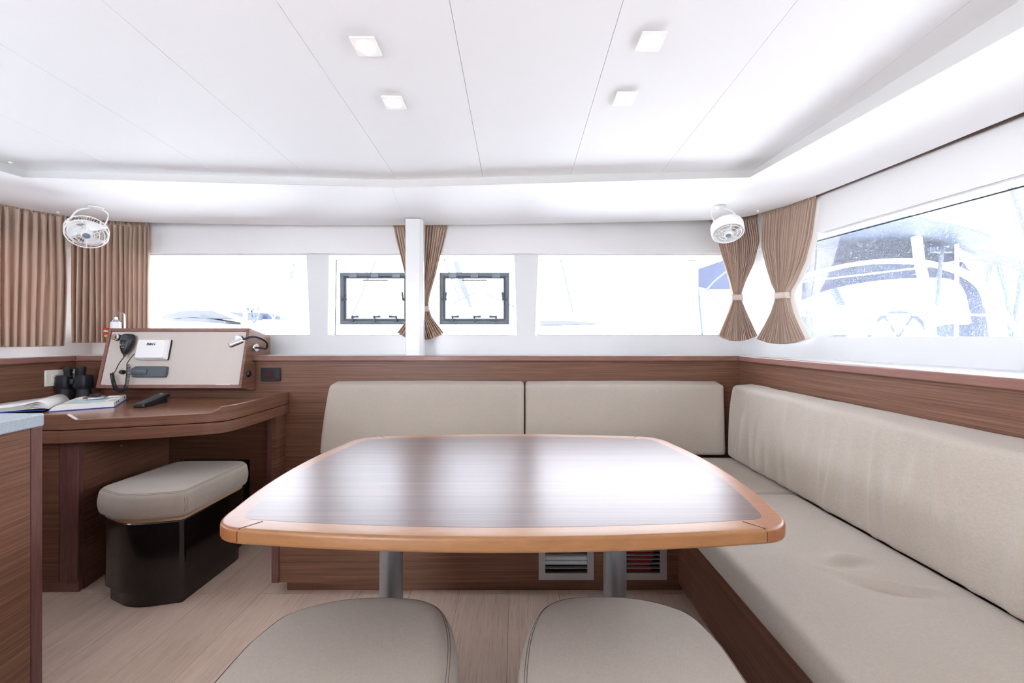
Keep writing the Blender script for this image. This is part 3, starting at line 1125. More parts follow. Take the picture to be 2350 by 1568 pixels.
# ------------------------------------------------------------------ fans
def fan(center, axis, R, mount, label, drum):
    t = thing('cabin_fan', label, 'fan', mount, 'white cabin fans')
    Mx = frame_to(axis, center)

    def ring(m_, r, z, th, n_=40):
        m_.tube([Mx @ Vector((r * math.cos(2 * PI * k / n_), r * math.sin(2 * PI * k / n_), z)) for k in range(n_)], th, 6, True)
    w_ = M['white_plastic']
    c = MB()
    for fr in (0.36, 0.60, 0.84):
        ring(c, R * fr, 0.022 - 0.006 * fr, 0.0017)
    ring(c, R, 0.014, 0.0032)
    for k in range(6):
        a_ = 2 * PI * k / 6 + 0.5
        c.tube([Mx @ Vector((R * 0.24 * math.cos(a_), R * 0.24 * math.sin(a_), 0.024)), Mx @ Vector((R * math.cos(a_), R * math.sin(a_), 0.014))], 0.0015, 6)
    build(c, 'front_grille', w_, t, smooth=True)
    d = MB()
    if drum:
        pr = [(R * 1.0, 0.016), (R * 1.03, 0.0), (R * 1.04, -0.035), (R * 0.98, -0.05)]
        vs_ = MB().lathe(pr, 40, Mx, cap=False)
        build(vs_, 'housing', w_, t, smooth=True, solid=0.002)
    else:
        ring(d, R * 1.03, -0.030, 0.0030)
        for k in range(4):
            a_ = 2 * PI * k / 4 + 0.9
            d.tube([Mx @ Vector((R * math.cos(a_), R * math.sin(a_), 0.014)), Mx @ Vector((R * 1.03 * math.cos(a_), R * 1.03 * math.sin(a_), -0.03))], 0.004, 6)
        build(d, 'housing', w_, t, smooth=True)
    rg = MB()
    for k in range(44):
        a_ = 2 * PI * k / 44
        rg.tube([Mx @ Vector((R * 0.22 * math.cos(a_), R * 0.22 * math.sin(a_), -0.046)), Mx @ Vector((R * 0.98 * math.cos(a_), R * 0.98 * math.sin(a_), -0.034))], 0.0011, 4)
    ring(rg, R * 0.6, -0.041, 0.0014)
    ring(rg, R * 0.24, -0.046, 0.004)
    build(rg, 'rear_grille', w_, t)
    bl = MB()
    for k in range(3):
        a0 = 2 * PI * k / 3 + 0.2

        def bf(u, v_, a0=a0):
            r = R * (0.24 + 0.66 * u)
            a_ = a0 + v_ * 1.25 + 0.15 * math.sin(u * 2)
            return Mx @ Vector((r * math.cos(a_), r * math.sin(a_), -0.022 + 0.026 * v_))
        bl.grid(bf, 8, 10)
    build(bl, 'blades', M['blade'], t, smooth=True, solid=0.0015)
    build(MB().lathe([(R * 0.25, -0.05), (R * 0.28, -0.02), (R * 0.28, 0.02), (R * 0.25, 0.028), (R * 0.2, 0.030)], 28, Mx), 'hub', w_, t, smooth=True)
    build(MB().lathe([(R * 0.19, 0.030), (R * 0.18, 0.034), (R * 0.1, 0.037), (R * 0.02, 0.038)], 24, Mx), 'hub_cap', M['hub_blue'], t, smooth=True, label='blue grey hub cap')
    # wire bail and ceiling mount
    x_ax = (Mx.to_3x3() @ Vector((1, 0, 0))).normalized()
    mt = Vector(mount)
    lf, rt = Vector(center) - x_ax * (R * 0.80) + Vector((0, 0, R * 0.55)), Vector(center) + x_ax * (R * 0.80) + Vector((0, 0, R * 0.55))
    top_l = mt - x_ax * R * 0.55 + Vector((0, 0, -0.012))
    top_r = mt + x_ax * R * 0.55 + Vector((0, 0, -0.012))
    for dz in (0.0, 0.010):
        path = catmull([lf + Vector((0, 0, dz)), lf.lerp(top_l, 0.75) - x_ax * 0.006 + Vector((0, 0, dz * 0.6)), mt + Vector((0, 0, -0.006 - dz * 0.3)), rt.lerp(top_r, 0.75) + x_ax * 0.006 + Vector((0, 0, dz * 0.6)), rt + Vector((0, 0, dz))], 8)
        build(MB().tube(path, 0.0022, 6), 'bail', M['white_plastic'], t, smooth=True)
    for q in (lf, rt):
        build(MB().lathe([(0.010, -0.010), (0.011, 0.0), (0.010, 0.010)], 16, frame_to(x_ax, q)), 'pivot', w_, t, smooth=True)
    build(MB().lathe([(R * 0.40, 0.001), (R * 0.40, 0.007), (R * 0.28, 0.012), (R * 0.05, 0.014)], 28, frame_to((0, 0, -1), mt)), 'mount', w_, t, smooth=True)
    # arm from the mount to the motor at the back of the cage
    back = Mx @ Vector((0, R * 0.15, -0.05))
    y_up = lf.lerp(rt, 0.5)
    build(MB().tube(catmull([lf, back + Vector((0, 0, R * 0.25)), rt], 8), 0.009, 8), 'yoke', w_, t, smooth=True)
    build(MB().tube([back, back + Vector((0, 0, R * 0.27))], 0.014, 10), 'motor_neck', w_, t, smooth=True)


ct = P(199, 535, 2.15)
fan(ct, (0.55, -0.55, -0.63), 0.082, (ct.x - 0.03, 2.225, EYE + R0 + 0.013), 'white open cage fan hung from the ceiling in the left corner', False)
ct = P(1670, 531, 2.15)
fan(ct, (-0.10, -0.46, -0.88), 0.076, (ct.x - 0.01, 2.22, EYE + R0 + 0.013), 'white cabin fan with solid drum hung from the ceiling in the right corner', True)

# ------------------------------------------------------------------ settee
base = thing('settee_base', 'dark wood L shaped settee base under the beige seat cushions', 'bench', (0.3, 1.9, 0))
vx = [(0.0975, 0.337), (0.4260, 0.6540)]            # vents in the base panel
zb0, zb1 = 0.056, 0.345
ex = [-1.034, vx[0][0] + 0.025, vx[0][1] - 0.025, vx[1][0] + 0.025, vx[1][1] - 0.025, 0.707]
pm = MB()
for i in range(5):
    if i in (1, 3):
        pm.box(ex[i], ex[i + 1], 1.74, 1.758, zb0, 0.098)
        pm.box(ex[i], ex[i + 1], 1.74, 1.758, 0.205, zb1)
    else:
        pm.box(ex[i], ex[i + 1], 1.74, 1.758, zb0, zb1)
build(pm, 'front_panel', M['wood_x'], base)
build(MB().box(0.707, 0.725, -0.3, 1.74, zb0, zb1), 'side_panel', M['wood_y'], base)
tk = MB().box(-1.02, 0.74, 1.775, 1.79, 0, zb0).box(-1.02, -1.005, 1.79, 2.398, 0, zb0)
tk.box(0.745, 0.76, -0.3, 1.775, 0, zb0)
build(tk, 'plinth', M['wood_x'], base)
build(MB().box(-1.067, -1.035, 1.735, 1.765, zb0, zb1), 'end_trim', M['trim_z'], base, bevel=0.002)
build(MB().box(-1.066, -1.05, 1.7655, 2.398, zb0, zb1), 'end_panel', M['wood_y'], base)
tp = MB().box(-1.066, 1.343, 1.742, 2.398, zb1, zb1 + 0.004)
tp.box(0.707, 1.343, -0.3, 1.742, zb1, zb1 + 0.004)
build(tp, 'seat_board', M['wood_x'], base)
build(MB().box(0.05, 0.70, 1.90, 1.91, 0.0, zb1), 'dark_backing', M['dark'], base)  # near-black sheet standing in for the shade inside the base, behind the vents


def vent(x0_, x1_, open_rows, label):
    t = thing('vent_grille', label, 'vent', ((x0_ + x1_) / 2, 1.735, 0.0714), 'aluminium vent grilles in the settee base')
    y0_, y1_, z0_, z1_ = 1.733, 1.7395, 0.0714, 0.232
    wd = 0.028
    m_ = MB().box(x0_, x1_, y0_, y1_, z0_, z0_ + wd).box(x0_, x1_, y0_, y1_, z1_ - wd, z1_)
    m_.box(x0_, x0_ + wd, y0_, y1_, z0_ + wd, z1_ - wd).box(x1_ - wd, x1_, y0_, y1_, z0_ + wd, z1_ - wd)
    build(m_, 'frame', M['alu'], t)
    for k in range(5):
        z = z0_ + wd + 0.019 * (k + 0.95)
        tilt = math.radians(58 if k in open_rows else 4)
        mx_ = Matrix.Translation((0, 1.742, z)) @ Matrix.Rotation(tilt, 4, 'X')
        build(MB().box(x0_ + wd, x1_ - wd, -0.003, 0.012, -0.0012, 0.0012, mx_), 'louvre', M['alu'], t)
    for xx in (x0_ + 0.012, x1_ - 0.012):
        build(MB().lathe([(0.004, 0), (0.0035, 0.002)], 12, frame_to((0, -1, 0), (xx, y0_, z1_ - 0.012))), 'screw', M['chrome'], t)


vent(vx[0][0], vx[0][1], (1, 2), 'silver vent grille left of the right table leg, two slats tipped open')
vent(vx[1][0], vx[1][1], (), 'silver vent grille right of the right table leg, all slats flat')
ob = MB().roundbox((0.50, 1.80, 0.0), (0.62, 1.87, 0.165), 0.03, (4, 3, 4), lambda p: p + Vector((0.012 * math.sin(p.z * 60), 0, 0)))
tag(build(ob, 'red_fender', M['red'], smooth=True), 'red bundle showing dimly through the right vent grille', 'bundle')

# seat cushions
def seat_cushion(lo, hi, r, label, fn=None, n_=(16, 16, 2), seam='top'):
    t = thing('seat_cushion', label, 'cushion', ((lo[0] + hi[0]) / 2, (lo[1] + hi[1]) / 2, lo[2]), 'beige settee cushions')
    g_ = fn or (lambda p: p)
    build(MB().roundbox(lo, hi, r, n_, g_), 'pad', M['fabric'], t, smooth=True)
    return t, g_


def stitch_line(t, pts, g_, d=0.004, r=0.0007, name='seam'):
    for off in (0, d):
        m_ = MB().tube([g_(Vector(p_) + Vector(o) * off) for p_, o in pts], r, 5)
        build(m_, name, M['stitch'], t)


def crown(lo, hi, h):
    def g_(p):
        if p.z < (lo[2] + hi[2]) / 2:
            return p
        u = (p.x - lo[0]) / (hi[0] - lo[0])
        v_ = (p.y - lo[1]) / (hi[1] - lo[1])
        k = max(0, (4 * u * (1 - u))) ** 0.5 * max(0, 4 * v_ * (1 - v_)) ** 0.5
        return p + Vector((0, 0, h * k))
    return g_


lo, hi = (-1.065, 1.742, 0.352), (1.338, 2.262, 0.447)
seat_cushion(lo, hi, 0.02, 'long beige seat cushion under the front backrests, behind the table', crown(lo, hi, 0.006), (30, 10, 2))
lo, hi = (0.655, 0.12, 0.352), (1.215, 1.735, 0.447)
lo_s, hi_s = lo, hi
gc = crown(lo, hi, 0.008)


def creases(p):
    q = gc(p)
    if p.z > 0.42:
        x, y = p.x, p.y
        # two soft S-shaped pulls in the cloth near the middle of the seat
        def ridge(cx, cy, ang, ln, wd_, h, bend=0.0):
            dx, dy = x - cx, y - cy
            a_ = dx * math.cos(ang) + dy * math.sin(ang)
            b_ = -dx * math.sin(ang) + dy * math.cos(ang) - bend * a_ * a_
            return h * math.exp(-(b_ / wd_) ** 2) * math.exp(-(a_ / ln) ** 2)
        h = ridge(0.99, 1.085, -0.42, 0.13, 0.016, 0.014, 1.5)
        h -= ridge(0.985, 1.06, -0.42, 0.10, 0.016, 0.010, 1.5)
        h += ridge(0.99, 1.215, 0.15, 0.07, 0.020, 0.010, -3)
        h -= ridge(0.99, 1.175, 0.1, 0.06, 0.018, 0.009, 0)
        h += ridge(0.80, 1.22, -0.1, 0.10, 0.03, 0.003, 0)
        h += 0.0015 * noise.noise(Vector((x * 7, y * 7, 0)))
        q = q + Vector((0, 0, h))
    return q


ts, g_ = seat_cushion(lo, hi, 0.018, 'long beige seat cushion with a soft crease, along the right wall', creases, (70, 220, 3))
stitch_line(ts, [((0.6575, 0.15 + (1.715 - 0.15) * k / 60, 0.434), (0.8, 0, 0.9)) for k in range(61)], lambda p: p + Vector((-0.0003, 0, 0.0)), 0.007)

# backrests at the front
def front_back(xa, xb, label, slant=0.0, seed=0):
    t = thing('backrest_cushion', label, 'cushion', ((xa + xb) / 2, 2.33, 0.45), 'beige settee cushions')
    lo_, hi_ = (xa, 2.265, 0.452), (xb, 2.385, 0.868)

    def g2(p):
        k = (p.z - lo_[2]) / (hi_[2] - lo_[2])
        fy = (hi_[1] - p.y) / (hi_[1] - lo_[1])            # 1 at the front face
        u = (p.x - xa) / (xb - xa)
        q = Vector(p)
        q.y += 0.022 * k * fy
        q.z -= 0.016 * fy * max(0, k - 0.85) / 0.15
        q.x += slant * (max(0, k) ** 1.5) * max(0, 1 - u) ** 6
        q.y -= 0.014 * fy * max(0, math.sin(PI * min(1, max(0, u)))) ** 0.5 * max(0, math.sin(PI * min(1, max(0, k)))) ** 0.7
        q.z += 0.004 * math.sin(u * PI) * k + 0.0025 * noise.noise(Vector((p.x * 5, seed, 0))) * k
        q.y += 0.003 * fy * noise.noise(Vector((p.x * 5, p.z * 5, seed + 3)))
        return q
    build(MB().roundbox(lo_, hi_, 0.022, (40, 4, 16), g2), 'pad', M['fabric'], t, smooth=True)
    pts = [((xa + 0.012 + (xb - xa - 0.024) * k / 50, 2.2705, 0.850), (0, -0.25, -1)) for k in range(51)]
    stitch_line(t, pts, lambda p: g2(p) + Vector((0, -0.0010, 0)), 0.005)
    return t


front_back(-1.124, 0.046, 'beige backrest cushion, the left one of the two under the front windows', 0.05, 1)
front_back(0.052, 1.196, 'beige backrest cushion, the right one of the two under the front windows', 0.0, 2)

# right hand backrest with wrinkles
t = thing('backrest_cushion', 'long wrinkled beige backrest cushion along the right wall', 'cushion', (1.28, 1.2, 0.45), 'beige settee cushions')
lo_, hi_ = (1.192, 0.12, 0.452), (1.338, 2.262, 0.866)
wr = []
rnd = random.Random(4)
for k in range(24):
    yy = 2.18 - k * 0.075 + rnd.uniform(-0.025, 0.025)
    wr.append((yy, rnd.uniform(0.46, 0.60), rnd.uniform(0.10, 0.24), rnd.uniform(-0.22, 0.18), rnd.uniform(0.009, 0.020), rnd.uniform(0.007, 0.015)))


def g3(p):
    k = (p.z - lo_[2]) / (hi_[2] - lo_[2])
    fx_ = (hi_[0] - p.x) / (hi_[0] - lo_[0])
    v_ = (p.y - lo_[1]) / (hi_[1] - lo_[1])
    q = Vector(p)
    q.x += 0.030 * k * fx_
    q.z -= (0.010 + 0.014 * (1 - v_)) * fx_ * max(0, k - 0.8) / 0.2
    q.z -= 0.006 * (1 - v_) * k
    q.x -= 0.012 * fx_ * max(0, math.sin(PI * min(1, max(0, k)))) ** 0.7
    h = 0
    for yy, zc, zl, sl, wd_, hh in wr:
        dy = p.y - yy - sl * (p.z - zc)
        if abs(dy) < 0.09:
            h += hh * math.exp(-(dy / wd_) ** 2) * math.exp(-((p.z - zc - 0.06) / zl) ** 2)
    h += 0.004 * noise.noise(Vector((p.y * 6, p.z * 5, 7)))
    q.x -= h * fx_ * (1 if k < 0.93 else max(0, (1 - k) / 0.07))
    q.z += 0.003 * noise.noise(Vector((p.y * 9, 3, p.x * 8))) * k
    return q


build(MB().roundbox(lo_, hi_, 0.024, (6, 300, 40), g3), 'pad', M['fabric'], t, smooth=True)
stitch_line(t, [((1.1965, 0.14 + 2.10 * k / 90, 0.846), (-0.2, 0, -1)) for k in range(91)], lambda p: g3(p) + Vector((-0.0012, 0, 0)), 0.006)

# ------------------------------------------------------------------ table
tb = thing('dining_table', 'large wooden saloon table with rounded corners on two grey metal legs', 'table', (-0.03, 1.25, 0))
ZTB = 0.720
XC = -0.030


def arc_pts(a, b, sag_v, n_):
    a, b = Vector(a), Vector(b)
    out = []
    for k in range(n_ + 1):
        tt = k / n_
        out.append(a.lerp(b, tt) + Vector(sag_v) * 4 * tt * (1 - tt))
    return out


def table_outline():
    # front edge (bowed), right corner, right side (bowed), and so on, counter-clockwise
    corners = [(-0.648, 0.845), (0.648, 0.845), (0.640, 1.645), (-0.640, 1.645)]
    poly = []
    fr_ = arc_pts((-0.56, 0.842), (0.56, 0.842), (0, -0.037, 0)[:2], 16)
    ri_ = arc_pts((0.640, 0.935), (0.628, 1.52), (0.032, 0), 14)
    bk_ = arc_pts((0.53, 1.640), (-0.53, 1.640), (0, 0.040), 16)
    le_ = arc_pts((-0.628, 1.52), (-0.640, 0.935), (-0.032, 0), 14)

    def corner(a, c, b, n_=12):
        a, b, c = Vector(a), Vector(b), Vector(c)
        return [(1 - q) ** 2 * a + 2 * q * (1 - q) * c + q * q * b for q in [k / n_ for k in range(1, n_)]]
    poly += fr_
    poly += corner(fr_[-1], (0.634, 0.852), ri_[0])
    poly += ri_
    poly += corner(ri_[-1], (0.618, 1.628), bk_[0])
    poly += bk_
    poly += corner(bk_[-1], (-0.618, 1.628), le_[0])
    poly += le_
    poly += corner(le_[-1], (-0.634, 0.852), fr_[0])
    return [p_ + Vector((XC, 0)) for p_ in poly]


to = table_outline()
seg_names = []
# nosing built as four corner pieces and four straight pieces
nF, nC, nS = 17, 11, 15
idx = {}
k0 = 0
order = [('beech', nF), ('beech_red', nC + nS + nC), ('beech', nF), ('beech_red', nC + nS + nC)]


def nosing_rings(i0, i1):
    N_ = len(to)
    prof_ = [(0.046, ZTB), (0.026, ZTB), (0.0075, ZTB), (0.0062, ZTB - 0.0001), (0.0030, ZTB - 0.0011), (0.0011, ZTB - 0.0030), (0.0001, ZTB - 0.0062), (0.0, ZTB - 0.0075), (0.0, ZTB - 0.016), (0.0, ZTB - 0.0255), (0.0001, ZTB - 0.0268), (0.0011, ZTB - 0.0300), (0.0030, ZTB - 0.0319), (0.0062, ZTB - 0.0329), (0.0075, ZTB - 0.033), (0.046, ZTB - 0.033)]
    rings_ = []
    for d_, z in prof_:
        ins = inset(to, d_)
        rings_.append([Vector((ins[i % N_].x, ins[i % N_].y, z)) for i in range(i0, i1 + 1)])
    m_ = MB()
    n_ = i1 - i0 + 1
    vs_ = [q for r in rings_ for q in r]
    fs_ = []
    R_ = len(rings_)
    for a_ in range(R_):
        b_ = (a_ + 1) % R_
        for i in range(n_ - 1):
            fs_.append((a_ * n_ + i, b_ * n_ + i, b_ * n_ + i + 1, a_ * n_ + i + 1))
    fs_.append([a_ * n_ for a_ in range(R_)])
    fs_.append([a_ * n_ + n_ - 1 for a_ in range(R_)][::-1])
    m_.add(vs_, fs_)
    return m_


p0 = 0
for mname, cnt in order:
    last = p0 + cnt if mname == 'beech_red' else p0 + cnt - 1
    first = p0 - 1 if mname == 'beech_red' else p0
    build(nosing_rings(first, last), 'edge_piece', M[mname], tb, smooth=True)
    p0 += cnt
# dark joint lines where the edge pieces meet
for i in (0, nF - 1, nF + nC * 2 + nS, nF * 2 + nC * 2 + nS - 1):
    a2 = to[i % len(to)]
    cdir = (Vector((XC + (0.2 if a2.x > XC else -0.2), 1.25)) - a2).normalized()
    inn = a2 + cdir * 0.048
    d_ = cdir
    pth = [Vector((inn.x, inn.y, ZTB + 0.0002)), Vector((a2.x + d_.x * 0.004, a2.y + d_.y * 0.004, ZTB + 0.0001)), Vector((a2.x, a2.y, ZTB - 0.007)), Vector((a2.x, a2.y, ZTB - 0.027))]
    build(MB().tube(pth, 0.0008, 5), 'joint_line', M['seam_dark'], tb)
top = MB()
ins = inset(to, 0.045)
insr = inset(to, 0.0455)
top.rings([up3(insr, ZTB - 0.030), up3(insr, ZTB + 0.0003)])
build(top, 'tabletop', M['table_veneer'], tb)
for xx in (0.0, 0.0):
    pass
for px_, nm in ((898, 'l'), (1411, 'r')):
    y_ = 1.32
    x_ = (px_ - CX) / F * y_
    build(MB().lathe([(0.0375, 0.012), (0.0375, ZTB - 0.036)], 40, Matrix.Translation((x_, y_, 0))), 'leg', M['leg_metal'], tb, smooth=True)
    build(MB().lathe([(0.11, 0.0), (0.11, 0.006), (0.10, 0.011), (0.05, 0.013)], 40, Matrix.Translation((x_, y_, 0))), 'foot_plate', M['leg_metal'], tb, smooth=True)
    build(MB().lathe([(0.09, ZTB - 0.036), (0.09, ZTB - 0.0335)], 40, Matrix.Translation((x_, y_, 0))), 'top_plate', M['leg_metal'], tb, smooth=True)

# ------------------------------------------------------------------ the three stools
def stool(poly, label, seat_z, rt, corner_pt=None, pad_h=0.115, dome=0.006, corner_pt2=None, base_inset=0.02):
    c = Vector((sum(p_.x for p_ in poly) / len(poly), sum(p_.y for p_ in poly) / len(poly)))
    t = thing('stool', label, 'stool', (c.x, c.y, 0), 'padded stools with black bases')
    zp = seat_z - pad_h
    pd = build(cushion(MB(), poly, zp, seat_z, 0.022, rt, dome, 0.004), 'seat_pad', M['fabric'], t, smooth=True)
    for d_ in (rt * 0.30, rt * 0.30 + 0.005):
        ang = math.acos(max(-1, min(1, 1 - d_ / rt)))
        ring_ = up3(inset(poly, d_ - 0.0006), seat_z - rt + rt * math.sin(ang) + 0.0002)
        build(MB().tube(ring_, 0.0006, 5, True), 'seam', M['stitch'], pd)
    for cp in (corner_pt, corner_pt2):
        if cp is None:
            continue
        best = min(range(len(poly)), key=lambda i: (poly[i] - Vector(cp)).length)
        for o_ in (-0.004, 0.004):
            q = poly[best]
            tdir = (poly[(best + 1) % len(poly)] - poly[best - 1]).normalized()
            nin = Vector((-tdir.y, tdir.x))
            if (c - q).dot(nin) < 0:
                nin = -nin
            pth = []
            for k in range(9):
                a_ = k / 8
                z = zp + 0.025 + (seat_z - rt - zp - 0.025) * a_
                b_ = 0.004 * math.sin(PI * (z - zp - 0.022) / (seat_z - rt - zp - 0.022))
                e = q + tdir * o_ - nin * (b_ + 0.0002)
                pth.append(Vector((e.x, e.y, z)))
            build(MB().tube(pth, 0.0006, 5), 'seam', M['stitch'], pd)
    pb = inset(poly, base_inset)
    build(MB().rings([up3(inset(poly, base_inset + 0.001), zp - 0.013), up3(inset(poly, base_inset + 0.001), zp - 0.001)]), 'ply_board', M['ply'], t, label='pale plywood edge under the pad')
    m_ = MB().rings([up3(pb, 0.065), up3(pb, zp - 0.019), up3(inset(pb, 0.004), zp - 0.014)])
    build(m_, 'base', M['black_gloss'], t, smooth=True)
    build(MB().rings([up3(inset(pb, 0.016), 0.0), up3(inset(pb, 0.016), 0.0645)]), 'plinth', M['black_gloss'], t, smooth=True)
    return t


pn = rounded([(-1.800, 1.700), (-1.60, 1.612), (-1.385, 1.665), (-1.375, 2.095), (-1.775, 2.095)], [0.07, 0.25, 0.045, 0.09, 0.09], 10)
stool(pn, 'taupe padded stool on a glossy black base pushed under the chart desk', 0.485, 0.030, (-1.395, 1.68), 0.115, 0.004)
# two foreground stools: measured outline at seat height
sl = catmull([(-0.618, 0.84), (-0.608, 0.93), (-0.575, 1.002), (-0.48, 1.052), (-0.367, 1.068), (-0.255, 1.060), (-0.185, 1.022), (-0.145, 0.945), (-0.124, 0.84), (-0.118, 0.70), (-0.125, 0.50), (-0.16, 0.44), (-0.30, 0.425), (-0.50, 0.43), (-0.585, 0.47), (-0.612, 0.60)], 6, True)
sl = [Vector((p_.x, p_.y)) for p_ in sl][::-1]
stool(sl, 'foreground stool with grey beige pad in front of the table, the left one', 0.452, 0.055, None, 0.13, 0.006)
sr = [Vector((-0.125 - p_.x - 0.008 + 0.0, p_.y + 0.004)) for p_ in sl][::-1]
sr = [Vector((p_.x * 0.955 + 0.012, p_.y)) for p_ in sr]
stool(sr, 'foreground stool with grey beige pad in front of the table, the right one', 0.452, 0.055, None, 0.13, 0.006)

# ------------------------------------------------------------------ chart desk
dk = thing('chart_desk', 'reddish brown wooden chart desk with raised edge in the left corner', 'desk', (-2.0, 2.0, 0))
ZL = EYE - 0.328      # top of the raised lip
ZD = EYE - 0.356      # writing surface
edge = [Vector(q) for q in [(-2.10, 1.700), (-1.944, 1.698), (-1.80, 1.740), (-1.60, 1.800), (-1.455, 1.852)]]
cr = [Vector(q) for q in [(-1.455, 1.852), (-1.405, 1.880), (-1.378, 1.925), (-1.370, 2.00), (-1.367, 2.15), (-1.366, 2.398)]]
fr_pts = edge[:-1] + catmull([edge[-2]] + [Vector((q.x, q.y)) for q in cr], 6)[6:]
fr_pts = [Vector((p_.x, p_.y)) for p_ in fr_pts]


def strip(m_, pts, z0f, z1f, th):                 # upright band that follows a plan line
    inn = []
    for i in range(len(pts)):
        a_ = pts[max(i - 1, 0)]
        b_ = pts[min(i + 1, len(pts) - 1)]
        t_ = (b_ - a_).normalized()
        inn.append(pts[i] + Vector((-t_.y, t_.x)) * th)
    n_ = len(pts)
    vs_ = []
    for i in range(n_):
        vs_ += [Vector((pts[i].x, pts[i].y, z0f(i))), Vector((pts[i].x, pts[i].y, z1f(i))), Vector((inn[i].x, inn[i].y, z1f(i))), Vector((inn[i].x, inn[i].y, z0f(i)))]
    fs_ = []
    for i in range(n_ - 1):
        for k in range(4):
            fs_.append((4 * i + k, 4 * (i + 1) + k, 4 * (i + 1) + (k + 1) % 4, 4 * i + (k + 1) % 4))
    fs_.append((0, 1, 2, 3))
    fs_.append((4 * (n_ - 1) + 3, 4 * (n_ - 1) + 2, 4 * (n_ - 1) + 1, 4 * (n_ - 1)))
    return m_.add(vs_, fs_)


# dense copy of the front line with the dipped lip
dense = [Vector((q.x, q.y)) for q in resample([Vector((p_.x, p_.y, 0)) for p_ in fr_pts], 120)]


def lip(i):
    x = dense[i].x
    if dense[i].y > 1.885:
        return ZL
    if x < -1.925 or x > -1.385:
        return ZL
    if x < -1.895:
        return ZL + (ZD + 0.002 - ZL) * (x + 1.925) / 0.03
    if x > -1.432:
        return ZD + 0.002 + (ZL - ZD - 0.002) * (x + 1.432) / 0.047
    return ZD + 0.002


build(strip(MB(), dense, lambda i: EYE - 0.396, lip, 0.022), 'raised_edge', M['desk_v'], dk, bevel=0.002)
build(strip(MB(), dense, lambda i: EYE - 0.453, lambda i: EYE - 0.3995, 0.022), 'apron', M['desk_v'], dk, bevel=0.002)
inn_line = [p_ for p_ in dense]
tpoly = []
for i in range(0, len(dense), 3):
    a_ = dense[max(i - 1, 0)]
    b_ = dense[min(i + 1, len(dense) - 1)]
    t_ = (b_ - a_).normalized()
    q = dense[i] + Vector((-t_.y, t_.x)) * 0.0215
    tpoly.append((q.x, q.y, 0))
tpoly = tpoly + [(-1.388, 2.398, 0), (-2.648, 2.398, 0), (-2.648, 1.72, 0)]
build(MB().prism(tpoly, (0, 0, ZD - 0.022), (0, 0, ZD)), 'desktop', M['veneer_fine'], dk)
build(strip(MB(), [Vector((-2.648, 1.70)), Vector((-2.101, 1.70))], lambda i: EYE - 0.453, lambda i: ZL, 0.02), 'left_front', M['desk_v'], dk)
# pedestal
pd = MB().box(-2.62, -1.999, 1.742, 1.76, 0.055, EYE - 0.454)
build(pd, 'pedestal_front', M['wood_x'], dk)
build(MB().prism([(-1.998, 1.742, 0.055), (-1.964, 1.742, 0.055), (-1.926, 1.752, 0.055), (-1.932, 1.785, 0.055), (-1.998, 1.785, 0.055)], (0, 0, 0), (0, 0, EYE - 0.454 - 0.055)), 'corner_post', M['trim_z'], dk, bevel=0.003)
build(MB().prism([(-1.934, 1.785, 0.0), (-2.05, 2.398, 0.0), (-2.068, 2.398, 0.0), (-1.952, 1.785, 0.0)], (0, 0, 0.0), (0, 0, EYE - 0.454)), 'inner_side', M['wood_y'], dk)
build(MB().prism([(-2.62, 1.762, 0), (-1.934, 1.762, 0), (-1.945, 1.80, 0), (-2.62, 1.80, 0)], (0, 0, 0), (0, 0, 0.055)), 'plinth', M['trim_x'], dk)
# right support post against the wall
build(MB().box(-1.440, -1.417, 2.306, 2.33, 0.0, EYE - 0.455), 'front_post', M['trim_z'], dk)
build(MB().box(-1.416, -1.390, 2.306, 2.398, 0.0, EYE - 0.455), 'end_panel', M['wood_y'], dk)
# kneehole back panel with a dark cubby
kb = MB()
X0_, X1_, xa_, xb_, za_, zt_ = -2.048, -1.417, -1.985, -1.565, 0.09, 0.409
kb.box(X0_, xa_, 2.34, 2.352, 0, EYE - 0.455).box(xb_, X1_, 2.34, 2.352, 0, EYE - 0.455)
kb.box(xa_, xb_, 2.34, 2.352, 0, za_).box(xa_, xb_, 2.34, 2.352, zt_, EYE - 0.455)
build(kb, 'kneehole_back', M['wood_x'], dk)
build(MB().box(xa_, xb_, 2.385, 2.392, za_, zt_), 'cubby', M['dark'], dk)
for q in ((-1.985, 1.99, 0.585), (-2.035, 2.28, 0.62)):
    build(MB().lathe([(0.003, 0), (0.002, 0.003)], 8, frame_to((1, 0.1, 0), (q[0] + 0.012, q[1], q[2]))), 'screw_cap', M['white_plastic'], dk)

# ------------------------------------------------------------------ instrument console
cn = thing('instrument_console', 'sloping wooden instrument console with beige panel above the chart desk', 'console', (-1.985, 2.35, 0.81))
CXL, CXR = -2.400, -1.571
side = [(2.275, 0.837), (2.349, 1.180), (2.545, 1.132), (2.545, Z_CAP + 0.002), (2.375, Z_CAP + 0.002), (2.375, Z_CAPB - 0.004), (2.397, Z_CAPB - 0.004), (2.397, 0.805)]
for xa, xb, nm in ((CXL, CXL + 0.016, 'side_panel'), (CXR - 0.016, CXR, 'side_panel')):
    build(MB().prism([(xa, y_, z_) for y_, z_ in side], (0, 0, 0), (xb - xa, 0, 0)), nm, M['trim_y'] if xa < -2 else M['wood_y'], cn)
V0 = Vector((CXL, 2.275, 0.837))
vv = Vector((0, 0.074, 0.343)).normalized()
nn = Vector((0, -vv.z, vv.y))
VH = math.hypot(0.074, 0.343)
UM = Matrix((Vector((1, 0, 0)), vv, nn)).transposed().to_4x4()
UM.translation = V0
W_ = CXR - CXL
build(MB().box(0.0165, W_ - 0.0165, 0.0, 0.018, -0.20, 0.0, UM) if False else MB().box(0.0165, W_ - 0.0165, 0.0, 0.018, -0.02, 0.0, UM), 'bottom_rail', M['trim_x'], cn)
